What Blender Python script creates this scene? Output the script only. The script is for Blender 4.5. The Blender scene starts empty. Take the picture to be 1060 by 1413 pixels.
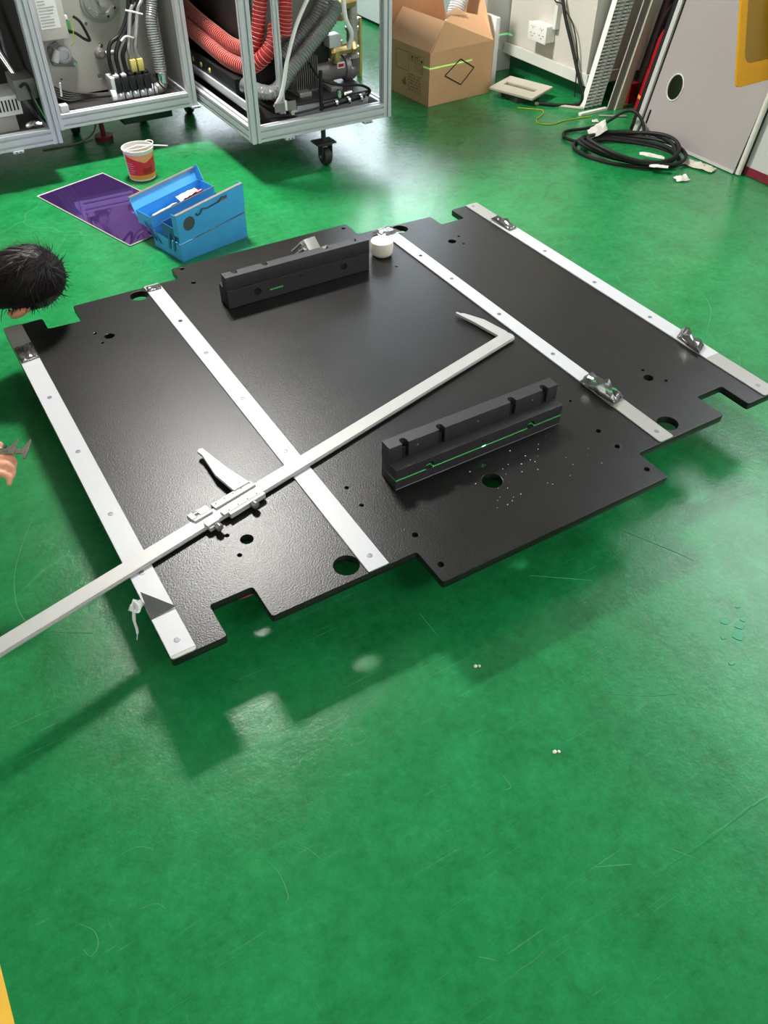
import bpy, bmesh, math, random
from mathutils import Vector, Matrix, Euler, noise
from math import sin, cos, pi, radians, sqrt, atan2

S = bpy.context.scene
COL = S.collection
random.seed(7)

# ------------------------------------------------------------------ camera
cam_d = bpy.data.cameras.new('camera')
cam = bpy.data.objects.new('camera', cam_d)
COL.objects.link(cam)
S.camera = cam
right = Vector((0.85526594, -0.51815821, 0.00567777))
upv = Vector((0.35670794, 0.59665499, 0.71886178))
fwd = Vector((0.37587181, 0.61279269, -0.69512984))
m = Matrix((right, upv, -fwd)).transposed().to_4x4()
m.translation = Vector((0, 0, 1.5))
cam.matrix_world = m
cam_d.sensor_fit = 'VERTICAL'
cam_d.sensor_height = 24.0
cam_d.sensor_width = 18.0
cam_d.lens = 24.0 * 1132.565 / 1413.0
cam_d.clip_start = 0.05
cam_d.clip_end = 100

# ------------------------------------------------------------------ world + lights + exposure
w = bpy.data.worlds.new('world')
S.world = w
w.use_nodes = True
bg = w.node_tree.nodes['Background']
bg.inputs[0].default_value = (0.72, 0.82, 1.0, 1)
bg.inputs[1].default_value = 1.0


def area_light(name, loc, sx, sy, power, color, target=None):
    d = bpy.data.lights.new(name, 'AREA')
    d.shape = 'RECTANGLE'
    d.size = sx
    d.size_y = sy
    d.energy = power
    d.color = color
    o = bpy.data.objects.new(name, d)
    COL.objects.link(o)
    o.location = loc
    if target is not None:
        o.rotation_euler = (Vector(target) - Vector(loc)).to_track_quat('-Z', 'Y').to_euler()
    return o


CEIL = 2.9
LAMP_MAIN = (1.20, 3.85)
FILL_FRONT = (1.0, -1.5)
area_light('lamp_main', (LAMP_MAIN[0], LAMP_MAIN[1], CEIL - 0.075), 0.50, 0.34, 185, (1.0, 0.97, 0.92))
area_light('fill_lamp_front', (FILL_FRONT[0], FILL_FRONT[1], CEIL - 0.075), 1.1, 0.5, 45, (1.0, 0.97, 0.94))  # fill lamp added behind the camera, brightens floor and camera-facing sides

# the laser level's fan of green light: one horizontal sheet
ld = bpy.data.lights.new('laser_fan', 'POINT')
ld.energy = 1.0
ld.shadow_soft_size = 0.0006
ld.color = (0.10, 1.0, 0.20)
ld.use_nodes = True
nt = ld.node_tree
em = next(n for n in nt.nodes if n.type == 'EMISSION')
tc = nt.nodes.new('ShaderNodeTexCoord')
sp = nt.nodes.new('ShaderNodeSeparateXYZ')
nt.links.new(tc.outputs['Normal'], sp.inputs[0])
ab = nt.nodes.new('ShaderNodeMath'); ab.operation = 'ABSOLUTE'
nt.links.new(sp.outputs['Z'], ab.inputs[0])
mr = nt.nodes.new('ShaderNodeMapRange')
mr.inputs['From Min'].default_value = 0.0
mr.inputs['From Max'].default_value = 0.0011
mr.inputs['To Min'].default_value = 1.0
mr.inputs['To Max'].default_value = 0.0
nt.links.new(ab.outputs[0], mr.inputs['Value'])
ml = nt.nodes.new('ShaderNodeMath'); ml.operation = 'MULTIPLY'
ml.inputs[1].default_value = 2600.0
nt.links.new(mr.outputs[0], ml.inputs[0])


def nmath(op, a, b=None):
    n_ = nt.nodes.new('ShaderNodeMath'); n_.operation = op
    for i_, v_ in enumerate((a, b)):
        if v_ is None:
            continue
        if isinstance(v_, (int, float)):
            n_.inputs[i_].default_value = v_
        else:
            nt.links.new(v_, n_.inputs[i_])
    return n_.outputs[0]


slope = nmath('DIVIDE', sp.outputs['X'], sp.outputs['Y'])
gate = nmath('MULTIPLY', nmath('GREATER_THAN', slope, 0.183), nmath('LESS_THAN', slope, 0.632))
core = nmath('LESS_THAN', nmath('ABSOLUTE', nmath('SUBTRACT', slope, 0.353)), 0.0030)
gate = nmath('MULTIPLY', gate, nmath('ADD', nmath('MULTIPLY', core, 40.0), 1.0))
gate = nmath('MULTIPLY', gate, nmath('GREATER_THAN', nmath('ABSOLUTE', sp.outputs['Y']), 0.2))
nt.links.new(nmath('MULTIPLY', ml.outputs[0], gate), em.inputs['Strength'])
lo = bpy.data.objects.new('laser_fan', ld)
COL.objects.link(lo)
lo.location = (0.42, -0.55, 0.187)

S.view_settings.view_transform = 'Standard'
S.view_settings.look = 'None'
S.view_settings.exposure = 0.0
S.view_settings.gamma = 1.0
S.view_settings.use_curve_mapping = False


# ------------------------------------------------------------------ materials
def srgb(r, g, b):
    def f(c):
        c /= 255.0
        return c / 12.92 if c <= 0.04045 else ((c + 0.055) / 1.055) ** 2.4
    return (f(r), f(g), f(b))


def mat(name, col, rough=0.5, metal=0.0, var=0.15, scale=20.0, bump=0.0, bscale=None, spec=0.5, trans=0.0, alpha=1.0,
        emit=None, estr=0.0, rvar=0.0, coat=0.0, detail=4.0, dist=0.002, ior=1.45, aniso=False):
    M = bpy.data.materials.new(name)
    M.use_nodes = True
    t = M.node_tree
    b = t.nodes['Principled BSDF']
    b.inputs['Roughness'].default_value = rough
    b.inputs['Metallic'].default_value = metal
    b.inputs['Specular IOR Level'].default_value = spec
    b.inputs['Transmission Weight'].default_value = trans
    b.inputs['Alpha'].default_value = alpha
    b.inputs['Coat Weight'].default_value = coat
    b.inputs['IOR'].default_value = ior
    tcn = t.nodes.new('ShaderNodeTexCoord')
    n = t.nodes.new('ShaderNodeTexNoise')
    n.inputs['Scale'].default_value = scale
    n.inputs['Detail'].default_value = detail
    t.links.new(tcn.outputs['Object'], n.inputs['Vector'])
    mx = t.nodes.new('ShaderNodeMix')
    mx.data_type = 'RGBA'
    c = Vector(col)
    mx.inputs[6].default_value = (*(c * (1 - var)), 1)
    mx.inputs[7].default_value = (*[min(1, x) for x in (c * (1 + var))], 1)
    t.links.new(n.outputs['Fac'], mx.inputs[0])
    t.links.new(mx.outputs[2], b.inputs['Base Color'])
    if rvar:
        r = t.nodes.new('ShaderNodeMapRange')
        r.inputs['To Min'].default_value = max(0.02, rough - rvar)
        r.inputs['To Max'].default_value = min(1, rough + rvar)
        t.links.new(n.outputs['Fac'], r.inputs['Value'])
        t.links.new(r.outputs[0], b.inputs['Roughness'])
    if bump:
        n2 = t.nodes.new('ShaderNodeTexNoise')
        n2.inputs['Scale'].default_value = bscale or scale * 4
        n2.inputs['Detail'].default_value = 3
        t.links.new(tcn.outputs['Object'], n2.inputs['Vector'])
        bp = t.nodes.new('ShaderNodeBump')
        bp.inputs['Strength'].default_value = bump
        bp.inputs['Distance'].default_value = dist
        t.links.new(n2.outputs['Fac'], bp.inputs['Height'])
        t.links.new(bp.outputs[0], b.inputs['Normal'])
    if emit:
        b.inputs['Emission Color'].default_value = (*emit, 1)
        b.inputs['Emission Strength'].default_value = estr
    return M


def floor_mat():
    M = bpy.data.materials.new('green_epoxy')
    M.use_nodes = True
    t = M.node_tree
    b = t.nodes['Principled BSDF']
    L = t.links.new
    tcn = t.nodes.new('ShaderNodeTexCoord')

    def nz(scale, detail=5, rough=0.6, dis=0.0, vec=None):
        n = t.nodes.new('ShaderNodeTexNoise')
        n.inputs['Scale'].default_value = scale
        n.inputs['Detail'].default_value = detail
        n.inputs['Roughness'].default_value = rough
        n.inputs['Distortion'].default_value = dis
        L(vec or tcn.outputs['Object'], n.inputs['Vector'])
        return n.outputs['Fac']

    def ramp(f, a, c0, d, c1):
        r = t.nodes.new('ShaderNodeValToRGB')
        r.color_ramp.elements[0].position = a
        r.color_ramp.elements[0].color = (*c0, 1)
        r.color_ramp.elements[1].position = d
        r.color_ramp.elements[1].color = (*c1, 1)
        L(f, r.inputs[0])
        return r.outputs['Color']

    def mix(f, a, c, mode='MIX'):
        x = t.nodes.new('ShaderNodeMix')
        x.data_type = 'RGBA'
        x.blend_type = mode
        for s, val in ((x.inputs[0], f), (x.inputs[6], a), (x.inputs[7], c)):
            if isinstance(val, (int, float)):
                s.default_value = val
            elif isinstance(val, tuple):
                s.default_value = (*val, 1)
            else:
                L(val, s)
        return x.outputs[2]

    base = ramp(nz(1.1, 5), 0.3, (0.008, 0.185, 0.046), 0.72, (0.020, 0.265, 0.076))
    mott = ramp(nz(9, 8, 0.75), 0.35, (0.72, 0.78, 0.74), 0.65, (1.12, 1.06, 1.12))
    c = mix(1.0, base, mott, 'MULTIPLY')
    # pale scuffs, streaky in two directions
    mp = t.nodes.new('ShaderNodeMapping')
    mp.inputs['Scale'].default_value = (2.0, 26.0, 1.0)
    mp.inputs['Rotation'].default_value = (0, 0, 0.6)
    L(tcn.outputs['Object'], mp.inputs['Vector'])
    s1 = ramp(nz(3.0, 8, 0.7, 0.6, mp.outputs[0]), 0.62, (0, 0, 0), 0.80, (0.4, 0.4, 0.4))
    mp2 = t.nodes.new('ShaderNodeMapping')
    mp2.inputs['Scale'].default_value = (30.0, 2.5, 1.0)
    mp2.inputs['Rotation'].default_value = (0, 0, 0.25)
    L(tcn.outputs['Object'], mp2.inputs['Vector'])
    s2 = ramp(nz(2.4, 8, 0.7, 0.8, mp2.outputs[0]), 0.63, (0, 0, 0), 0.80, (0.4, 0.4, 0.4))
    area = ramp(nz(2.2, 3), 0.42, (0.1, 0.1, 0.1), 0.62, (1, 1, 1))
    sc = mix(1.0, mix(1.0, s1, s2, 'ADD'), area, 'MULTIPLY')
    c = mix(sc, c, (0.15, 0.42, 0.24))
    # fine curved hairline scratches
    vo = t.nodes.new('ShaderNodeTexVoronoi')
    vo.feature = 'DISTANCE_TO_EDGE'
    vo.inputs['Scale'].default_value = 3.1
    wv = t.nodes.new('ShaderNodeTexNoise'); wv.inputs['Scale'].default_value = 3.0
    L(tcn.outputs['Object'], wv.inputs['Vector'])
    L(mix(0.25, tcn.outputs['Object'], wv.outputs['Color']), vo.inputs['Vector'])
    hl = ramp(vo.outputs['Distance'], 0.0, (0.14, 0.14, 0.14), 0.005, (0, 0, 0))
    hl = mix(1.0, hl, ramp(nz(1.7, 2), 0.55, (0, 0, 0), 0.62, (1, 1, 1)), 'MULTIPLY')
    c = mix(hl, c, (0.22, 0.50, 0.33))
    # fine crossing scratches
    for (ang, sx_, sy_, sd_) in ((0.9, 5.0, 160.0, 1.0), (-0.5, 6.0, 190.0, 4.0), (1.7, 4.0, 150.0, 7.0)):
        m3 = t.nodes.new('ShaderNodeMapping')
        m3.inputs['Scale'].default_value = (sx_, sy_, 1.0)
        m3.inputs['Rotation'].default_value = (0, 0, ang)
        m3.inputs['Location'].default_value = (sd_, sd_ * 2, 0)
        L(tcn.outputs['Object'], m3.inputs['Vector'])
        f3 = ramp(nz(1.0, 3, 0.5, 0.4, m3.outputs[0]), 0.66, (0, 0, 0), 0.74, (0.22, 0.22, 0.22))
        f3 = mix(1.0, f3, ramp(nz(2.7 + sd_ * .3, 3), 0.45, (0, 0, 0), 0.65, (1, 1, 1)), 'MULTIPLY')
        c = mix(f3, c, (0.20, 0.46, 0.30))
    fine = ramp(nz(42, 7, 0.8), 0.32, (0.74, 0.78, 0.74), 0.68, (1.22, 1.14, 1.22))
    c = mix(1.0, c, fine, 'MULTIPLY')
    # dark pits
    pits = ramp(nz(26, 4, 0.6), 0.70, (0, 0, 0), 0.78, (0.6, 0.6, 0.6))
    c = mix(pits, c, (0.006, 0.12, 0.035))
    L(c, b.inputs['Base Color'])
    rr = t.nodes.new('ShaderNodeMapRange')
    rr.inputs['To Min'].default_value = 0.12
    rr.inputs['To Max'].default_value = 0.30
    L(nz(7, 7, 0.7), rr.inputs['Value'])
    L(rr.outputs[0], b.inputs['Roughness'])
    b.inputs['Specular IOR Level'].default_value = 0.5
    bp = t.nodes.new('ShaderNodeBump')
    bp.inputs['Strength'].default_value = 0.4
    bp.inputs['Distance'].default_value = 0.003
    L(nz(18, 9, 0.72), bp.inputs['Height'])
    bp2 = t.nodes.new('ShaderNodeBump')
    bp2.inputs['Strength'].default_value = 0.25
    bp2.inputs['Distance'].default_value = 0.01
    L(nz(2.5, 2), bp2.inputs['Height'])
    bp3 = t.nodes.new('ShaderNodeBump')
    bp3.inputs['Strength'].default_value = 0.35
    bp3.inputs['Distance'].default_value = 0.0012
    L(nz(75, 5, 0.7), bp3.inputs['Height'])
    L(bp.outputs[0], bp3.inputs['Normal'])
    L(bp3.outputs[0], bp2.inputs['Normal'])
    L(bp2.outputs[0], b.inputs['Normal'])
    return M


def plate_mat():
    M = mat('black_powder_coat', (0.006, 0.0056, 0.0054), 0.35, 0, 0.3, 2.5, 0, spec=0.42)
    t = M.node_tree
    b = t.nodes['Principled BSDF']
    L = t.links.new
    tcn = t.nodes.new('ShaderNodeTexCoord')

    def nz(scale, detail=5):
        n = t.nodes.new('ShaderNodeTexNoise')
        n.inputs['Scale'].default_value = scale
        n.inputs['Detail'].default_value = detail
        L(tcn.outputs['Object'], n.inputs['Vector'])
        return n.outputs['Fac']
    rr = t.nodes.new('ShaderNodeMapRange')
    rr.inputs['From Min'].default_value = 0.2
    rr.inputs['From Max'].default_value = 0.8
    rr.inputs['To Min'].default_value = 0.295
    rr.inputs['To Max'].default_value = 0.345
    L(nz(5, 6), rr.inputs['Value'])
    L(rr.outputs[0], b.inputs['Roughness'])
    bp = t.nodes.new('ShaderNodeBump')
    bp.inputs['Strength'].default_value = 0.5
    bp.inputs['Distance'].default_value = 0.0010
    L(nz(260, 3), bp.inputs['Height'])
    L(bp.outputs[0], b.inputs['Normal'])
    # dust film, blotchy
    mxn = next(n for n in t.nodes if n.type == 'MIX')
    r = t.nodes.new('ShaderNodeValToRGB')
    r.color_ramp.elements[0].position = 0.35
    r.color_ramp.elements[0].color = (0, 0, 0, 1)
    r.color_ramp.elements[1].position = 0.9
    r.color_ramp.elements[1].color = (0.035, 0.035, 0.035, 1)
    L(nz(3.2, 7), r.inputs[0])
    x = t.nodes.new('ShaderNodeMix')
    x.data_type = 'RGBA'
    L(r.outputs['Color'], x.inputs[0])
    L(mxn.outputs[2], x.inputs[6])
    x.inputs[7].default_value = (0.20, 0.195, 0.185, 1)
    L(x.outputs[2], b.inputs['Base Color'])
    return M


MT = {}
MT['floor'] = floor_mat()
MT['plate'] = plate_mat()
MT['blackmetal'] = mat('black_anodised', (0.027, 0.026, 0.028), 0.42, 0, 0.2, 30, 0.15, 500)
MT['hole'] = mat('dark_bore', (0.006, 0.006, 0.007), 0.6, 0, 0.1)
MT['film'] = mat('white_film', (0.52, 0.53, 0.55), 0.35, 0, 0.03, 8, 0.1, 60)
MT['alu'] = mat('aluminium', (0.56, 0.57, 0.60), 0.42, 0.2, 0.06, 12, 0.05, 200)
MT['rail'] = mat('ground_steel', (0.33, 0.32, 0.30), 0.45, 0.2, 0.06, 20, 0.03, 300)
MT['steel'] = mat('bright_steel', (0.43, 0.425, 0.41), 0.48, 0.2, 0.06, 15, 0.03, 200)
MT['chrome'] = mat('chrome', (0.75, 0.75, 0.76), 0.15, 1.0, 0.03)
MT['screw'] = mat('screw_zinc', (0.20, 0.205, 0.22), 0.4, 0.4, 0.1)
MT['crumple'] = mat('crumpled_film', (0.22, 0.22, 0.22), 0.2, 0.75, 0.3, 60)
MT['clearfilm'] = mat('clear_film', (0.8, 0.8, 0.8), 0.15, 0.0, 0.05, 20, alpha=0.75)
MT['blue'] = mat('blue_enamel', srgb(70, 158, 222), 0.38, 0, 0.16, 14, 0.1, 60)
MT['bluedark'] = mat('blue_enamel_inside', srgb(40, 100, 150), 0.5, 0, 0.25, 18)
MT['edgewear'] = mat('worn_edge', (0.20, 0.19, 0.18), 0.5, 0.3, 0.35, 60)
MT['grease'] = mat('grease_stain', srgb(70, 72, 78), 0.5, 0, 0.3, 40)
MT['white'] = mat('white_plastic', (0.78, 0.78, 0.75), 0.4, 0, 0.04)
MT['offwhite'] = mat('offwhite_paint', (0.60, 0.57, 0.51), 0.55, 0, 0.04, 3, 0.03, 30)
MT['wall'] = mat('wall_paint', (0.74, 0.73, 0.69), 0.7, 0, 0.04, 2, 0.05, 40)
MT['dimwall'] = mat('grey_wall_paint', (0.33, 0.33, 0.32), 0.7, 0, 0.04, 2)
MT['bluewall'] = mat('cool_white_paint', (0.66, 0.72, 0.75), 0.6, 0, 0.04, 2)
MT['ceiling'] = mat('ceiling_paint', (0.32, 0.32, 0.31), 0.8, 0, 0.04, 2)
MT['grey'] = mat('grey_paint', (0.46, 0.46, 0.44), 0.6, 0, 0.05, 5)
MT['greenpaint'] = mat('green_kerb_paint', (0.008, 0.13, 0.05), 0.4, 0, 0.2, 8, 0.1, 40)
MT['cardboard'] = mat('cardboard', srgb(216, 168, 126), 0.75, 0, 0.06, 12, 0.08, 120)
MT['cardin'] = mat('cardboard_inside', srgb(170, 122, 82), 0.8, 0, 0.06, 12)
MT['ink'] = mat('black_ink', (0.02, 0.016, 0.013), 0.6, 0, 0.1)
MT['tape'] = mat('packing_tape', srgb(205, 165, 122), 0.15, 0, 0.1, 20, alpha=0.6)
MT['bubble'] = mat('silver_bubble_wrap', (0.7, 0.7, 0.7), 0.25, 0.4, 0.1, 30, 0.8, 160)
MT['black'] = mat('black_plastic', (0.010, 0.010, 0.011), 0.42, 0, 0.2, spec=0.4)
MT['rubber'] = mat('black_rubber', (0.018, 0.018, 0.018), 0.55, 0, 0.2)
MT['cable'] = mat('black_cable', (0.012, 0.0115, 0.011), 0.55, 0, 0.2, 40, spec=0.3)
MT['red'] = mat('red_silicone', srgb(170, 34, 34), 0.45, 0, 0.15, 30)
MT['redring'] = mat('red_hose_wire', srgb(222, 150, 140), 0.4, 0, 0.1)
MT['redpaint'] = mat('red_paint', srgb(165, 22, 32), 0.3, 0, 0.1)
MT['clear'] = mat('clear_hose', (0.30, 0.30, 0.30), 0.25, 0.4, 0.15, 60)
MT['brass'] = mat('brass', (0.52, 0.38, 0.16), 0.35, 0.8, 0.15, 30)
MT['galv'] = mat('galvanised_pipe', (0.40, 0.39, 0.37), 0.4, 0.6, 0.2, 30)
MT['darkpipe'] = mat('dark_elbow', (0.13, 0.11, 0.12), 0.35, 0.4, 0.2, 30)
MT['pump'] = mat('pump_grey', (0.19, 0.175, 0.165), 0.4, 0.3, 0.15, 20)
MT['darkgrey'] = mat('dark_grey_panel', (0.045, 0.042, 0.042), 0.5, 0, 0.2, 6)
MT['midgrey'] = mat('mid_grey_panel', (0.19, 0.185, 0.175), 0.5, 0, 0.1, 6)
MT['panel'] = mat('beige_back_plate', (0.50, 0.49, 0.44), 0.35, 0.2, 0.06, 4)
MT['sheet'] = mat('grey_sheet_metal', (0.385, 0.345, 0.335), 0.32, 0.15, 0.05, 3, 0.05, 8)
MT['yellow'] = mat('yellow_paint', srgb(215, 150, 8), 0.35, 0, 0.06)
MT['amber'] = mat('amber_acrylic', (0.30, 0.16, 0.008), 0.12, 0, 0.3, 3)
MT['yellowcap'] = mat('yellow_cap', srgb(205, 190, 110), 0.4, 0, 0.05)
MT['mirror'] = mat('violet_acrylic', (0.20, 0.085, 0.42), 0.03, 0.86, 0.02)
MT['mirrorfilm'] = mat('film_edge', (0.45, 0.45, 0.40), 0.4, 0, 0.1)
MT['beige'] = mat('beige_plate', (0.50, 0.46, 0.37), 0.5, 0, 0.1, 10)
MT['cream'] = mat('cream_nylon', (0.78, 0.74, 0.62), 0.35, 0, 0.04, 6, 0.03, 60)
MT['skin'] = mat('skin', srgb(214, 152, 120), 0.5, 0, 0.10, 30, 0.15, 300)
MT['hair'] = mat('black_hair', (0.010, 0.007, 0.007), 0.5, 0, 0.4, 120, spec=0.25)
MT['shirt'] = mat('navy_shirt', (0.03, 0.035, 0.06), 0.8, 0, 0.2, 60, 0.2, 300)
MT['trouser'] = mat('grey_trousers', (0.05, 0.05, 0.055), 0.85, 0, 0.2, 60, 0.2, 300)
MT['shoe'] = mat('tan_shoe', srgb(170, 140, 80), 0.6, 0, 0.2, 30)
MT['sole'] = mat('shoe_sole', srgb(120, 110, 105), 0.6, 0, 0.2, 30)
MT['rag'] = mat('white_rag', (0.66, 0.64, 0.58), 0.8, 0, 0.1, 40, 0.3, 120)
MT['paper'] = mat('paper', (0.74, 0.72, 0.68), 0.7, 0, 0.05, 20)
MT['ygwire'] = mat('yellow_wire', srgb(165, 170, 30), 0.5, 0, 0.1)
MT['pail'] = mat('white_pail', (0.74, 0.74, 0.70), 0.35, 0, 0.05)
MT['labelred'] = mat('label_red', srgb(205, 45, 55), 0.4, 0, 0.12, 60)
MT['labelorange'] = mat('label_orange', srgb(232, 150, 60), 0.4, 0, 0.12, 40)
MT['labelpeach'] = mat('label_peach', srgb(235, 160, 110), 0.4, 0, 0.12, 40)
MT['labelpink'] = mat('label_pink', srgb(225, 150, 170), 0.4, 0, 0.12, 60)
MT['brown'] = mat('dried_glue', (0.16, 0.13, 0.08), 0.5, 0, 0.4, 40)
MT['printgrey'] = mat('print_grey', (0.42, 0.42, 0.42), 0.6, 0, 0.1)
MT['greenpcb'] = mat('green_terminal', srgb(70, 140, 80), 0.4, 0, 0.1)
MT['daylight'] = mat('daylight_pane', (0.8, 0.8, 0.8), 0.5, 0, 0.02, emit=(0.80, 0.90, 1.0), estr=7.5)
MT['daylight2'] = mat('daylight_pane_side', (0.8, 0.8, 0.8), 0.5, 0, 0.02, emit=(0.88, 0.94, 1.0), estr=10.0)
MT['fillpane'] = mat('fill_pane_glow', (0.8, 0.8, 0.8), 0.5, 0, 0.02, emit=(1.0, 0.96, 0.92), estr=3.2)  # glow of the two added fill windows
MT['diffuser'] = mat('lamp_diffuser', (0.8, 0.8, 0.8), 0.5, 0, 0.02, emit=(1.0, 0.97, 0.92), estr=6.0)
MT['yline'] = mat('yellow_line_paint', srgb(228, 180, 60), 0.5, 0, 0.12, 12, 0.1, 60)
MT['kerbtrim'] = mat('white_skirting', (0.66, 0.67, 0.61), 0.4, 0, 0.05)
MT['maroon'] = mat('maroon_paint', srgb(110, 28, 40), 0.4, 0, 0.1)
MT['gapfill'] = mat('dark_gap_fill', (0.035, 0.014, 0.012), 0.5, 0, 0.2)
MT['knob'] = mat('dark_knurled_steel', (0.20, 0.195, 0.18), 0.4, 0.5, 0.3, 300)
MT['scuff'] = mat('pale_scuff', (0.055, 0.28, 0.125), 0.6, 0, 0.2)
MT['chip'] = mat('flaked_paint', (0.02, 0.26, 0.13), 0.35, 0, 0.2, 60)
MT['oldcal'] = mat('worn_caliper_steel', (0.22, 0.21, 0.17), 0.35, 0.7, 0.4, 120)

# ------------------------------------------------------------------ builders
WM = {}


class MB:
    def __init__(s):
        s.bm = bmesh.new()

    def add(s, verts, faces):
        vs = [s.bm.verts.new(v) for v in verts]
        for f in faces:
            try:
                s.bm.faces.new([vs[i] for i in f])
            except ValueError:
                pass
        return vs

    def box(s, x0, x1, y0, y1, z0, z1, M=None):
        v = [Vector(p) for p in ((x0, y0, z0), (x1, y0, z0), (x1, y1, z0), (x0, y1, z0), (x0, y0, z1), (x1, y0, z1), (x1, y1, z1), (x0, y1, z1))]
        if M is not None:
            v = [M @ p for p in v]
        s.add(v, [(3, 2, 1, 0), (4, 5, 6, 7), (0, 1, 5, 4), (1, 2, 6, 5), (2, 3, 7, 6), (3, 0, 4, 7)])
        return s

    def hexa(s, v):
        s.add([Vector(p) for p in v], [(3, 2, 1, 0), (4, 5, 6, 7), (0, 1, 5, 4), (1, 2, 6, 5), (2, 3, 7, 6), (3, 0, 4, 7)])
        return s

    def cyl(s, p0, p1, r, r1=None, n=16, cap=True):
        return s.tube([p0, p1], [r, r if r1 is None else r1], n, cap)

    def tube(s, pts, r, n=8, cap=True, close=False):
        pts = [Vector(p) for p in pts]
        if not isinstance(r, (list, tuple)):
            r = [r] * len(pts)
        rings = []
        k = len(pts)
        prev = None
        for i, p in enumerate(pts):
            if close:
                d = (pts[(i + 1) % k] - pts[i - 1]).normalized()
            else:
                d = (pts[min(i + 1, k - 1)] - pts[max(i - 1, 0)])
                d = d.normalized() if d.length > 1e-9 else Vector((0, 0, 1))
            if prev is None:
                a = Vector((0, 0, 1)) if abs(d.z) < 0.9 else Vector((1, 0, 0))
                u = d.cross(a).normalized()
            else:
                u = prev - d * prev.dot(d)
                u = u.normalized() if u.length > 1e-6 else d.orthogonal().normalized()
            prev = u
            v = d.cross(u)
            rings.append([s.bm.verts.new(p + (u * cos(2 * pi * j / n) + v * sin(2 * pi * j / n)) * r[i]) for j in range(n)])
        for i in range(k if close else k - 1):
            a, b = rings[i], rings[(i + 1) % k]
            for j in range(n):
                try:
                    s.bm.faces.new((a[j], a[(j + 1) % n], b[(j + 1) % n], b[j]))
                except ValueError:
                    pass
        if cap and not close:
            s.bm.faces.new(list(reversed(rings[0])))
            s.bm.faces.new(rings[-1])
        return s

    def lathe(s, prof, c, n=32, M=None):
        c = Vector(c)
        rings = []
        for (r, z) in prof:
            ring = []
            for j in range(n):
                p = Vector((r * cos(2 * pi * j / n), r * sin(2 * pi * j / n), z))
                if M is not None:
                    p = M @ p
                ring.append(s.bm.verts.new(c + p))
            rings.append(ring)
        for i in range(len(rings) - 1):
            a, b = rings[i], rings[i + 1]
            for j in range(n):
                s.bm.faces.new((a[j], a[(j + 1) % n], b[(j + 1) % n], b[j]))
        if prof[0][0] > 1e-6:
            s.bm.faces.new(list(reversed(rings[0])))
        if prof[-1][0] > 1e-6:
            s.bm.faces.new(rings[-1])
        return s

    def ell(s, c, r, M=None, n=16):
        if not isinstance(r, (tuple, list)):
            r = (r, r, r)
        T = Matrix.Translation(Vector(c)) @ (M.to_4x4() if M is not None else Matrix.Identity(4)) @ Matrix.Diagonal((*r, 1))
        bmesh.ops.create_uvsphere(s.bm, u_segments=n, v_segments=max(6, n // 2 + 2), radius=1, matrix=T)
        return s

    def prism(s, pts, lo, hi, axis='z'):
        """closed outline extruded between lo and hi along axis (convex or not)"""
        def P(a, b, h):
            return {'z': (a, b, h), 'y': (a, h, b), 'x': (h, a, b)}[axis]
        n = len(pts)
        a = [s.bm.verts.new(P(p[0], p[1], lo)) for p in pts]
        b = [s.bm.verts.new(P(p[0], p[1], hi)) for p in pts]
        for i in range(n):
            s.bm.faces.new((a[i], a[(i + 1) % n], b[(i + 1) % n], b[i]))
        s.bm.faces.new(list(reversed(a)))
        s.bm.faces.new(b)
        return s

    def sheet(s, grid, th=0.0):
        """grid[i][j] of points -> surface; th>0 adds a second layer below"""
        rows = [[s.bm.verts.new(Vector(p)) for p in r] for r in grid]
        for i in range(len(rows) - 1):
            for j in range(len(rows[0]) - 1):
                s.bm.faces.new((rows[i][j], rows[i][j + 1], rows[i + 1][j + 1], rows[i + 1][j]))
        return s

    def xform(s, M):
        bmesh.ops.transform(s.bm, matrix=M, verts=s.bm.verts)
        return s

    def build(s, name, m, parent=None, smooth=None, bevel=0.0, seg=2, mod=None):
        bm = s.bm
        bmesh.ops.remove_doubles(bm, verts=bm.verts, dist=1e-6)
        if bevel:
            es = [e for e in bm.edges if len(e.link_faces) == 2 and e.calc_face_angle(0) > 0.6]
            bmesh.ops.bevel(bm, geom=es, offset=bevel, segments=seg, affect='EDGES', profile=0.6, clamp_overlap=True)
        bmesh.ops.recalc_face_normals(bm, faces=bm.faces)
        me = bpy.data.meshes.new(name)
        bm.to_mesh(me)
        bm.free()
        return link_mesh(name, me, m, parent, smooth)


def link_mesh(name, me, m, parent=None, smooth=None):
    ang = 40 if smooth is None else smooth
    if ang:
        me.shade_smooth()
        me.set_sharp_from_angle(angle=radians(ang))
    if not me.materials:
        me.materials.append(MT[m])
    o = bpy.data.objects.new(name, me)
    COL.objects.link(o)
    if parent is not None:
        W = WM[parent]
        me.transform(W.inverted())
        o.parent = parent
        WM[o] = W
    else:
        xs = [v.co.x for v in me.vertices]; ys = [v.co.y for v in me.vertices]; zs = [v.co.z for v in me.vertices]
        base = Vector(((min(xs) + max(xs)) / 2, (min(ys) + max(ys)) / 2, min(zs)))
        me.transform(Matrix.Translation(-base))
        o.location = base
        WM[o] = Matrix.Translation(base)
    return o


def thing(name, label, cat, loc=(0, 0, 0), rz=0.0, group=None):
    o = bpy.data.objects.new(name, None)
    o.empty_display_size = 0.1
    COL.objects.link(o)
    o.location = loc
    o.rotation_euler = (0, 0, rz)
    o['label'] = label
    o['category'] = cat
    if group:
        o['group'] = group
    WM[o] = Matrix.Translation(Vector(loc)) @ Matrix.Rotation(rz, 4, 'Z')
    return o


def tag(o, label=None, cat=None, group=None, kind=None):
    for k, v in (('label', label), ('category', cat), ('group', group), ('kind', kind)):
        if v:
            o[k] = v
    return o


def struct(o):
    o['kind'] = 'structure'
    return o


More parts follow.
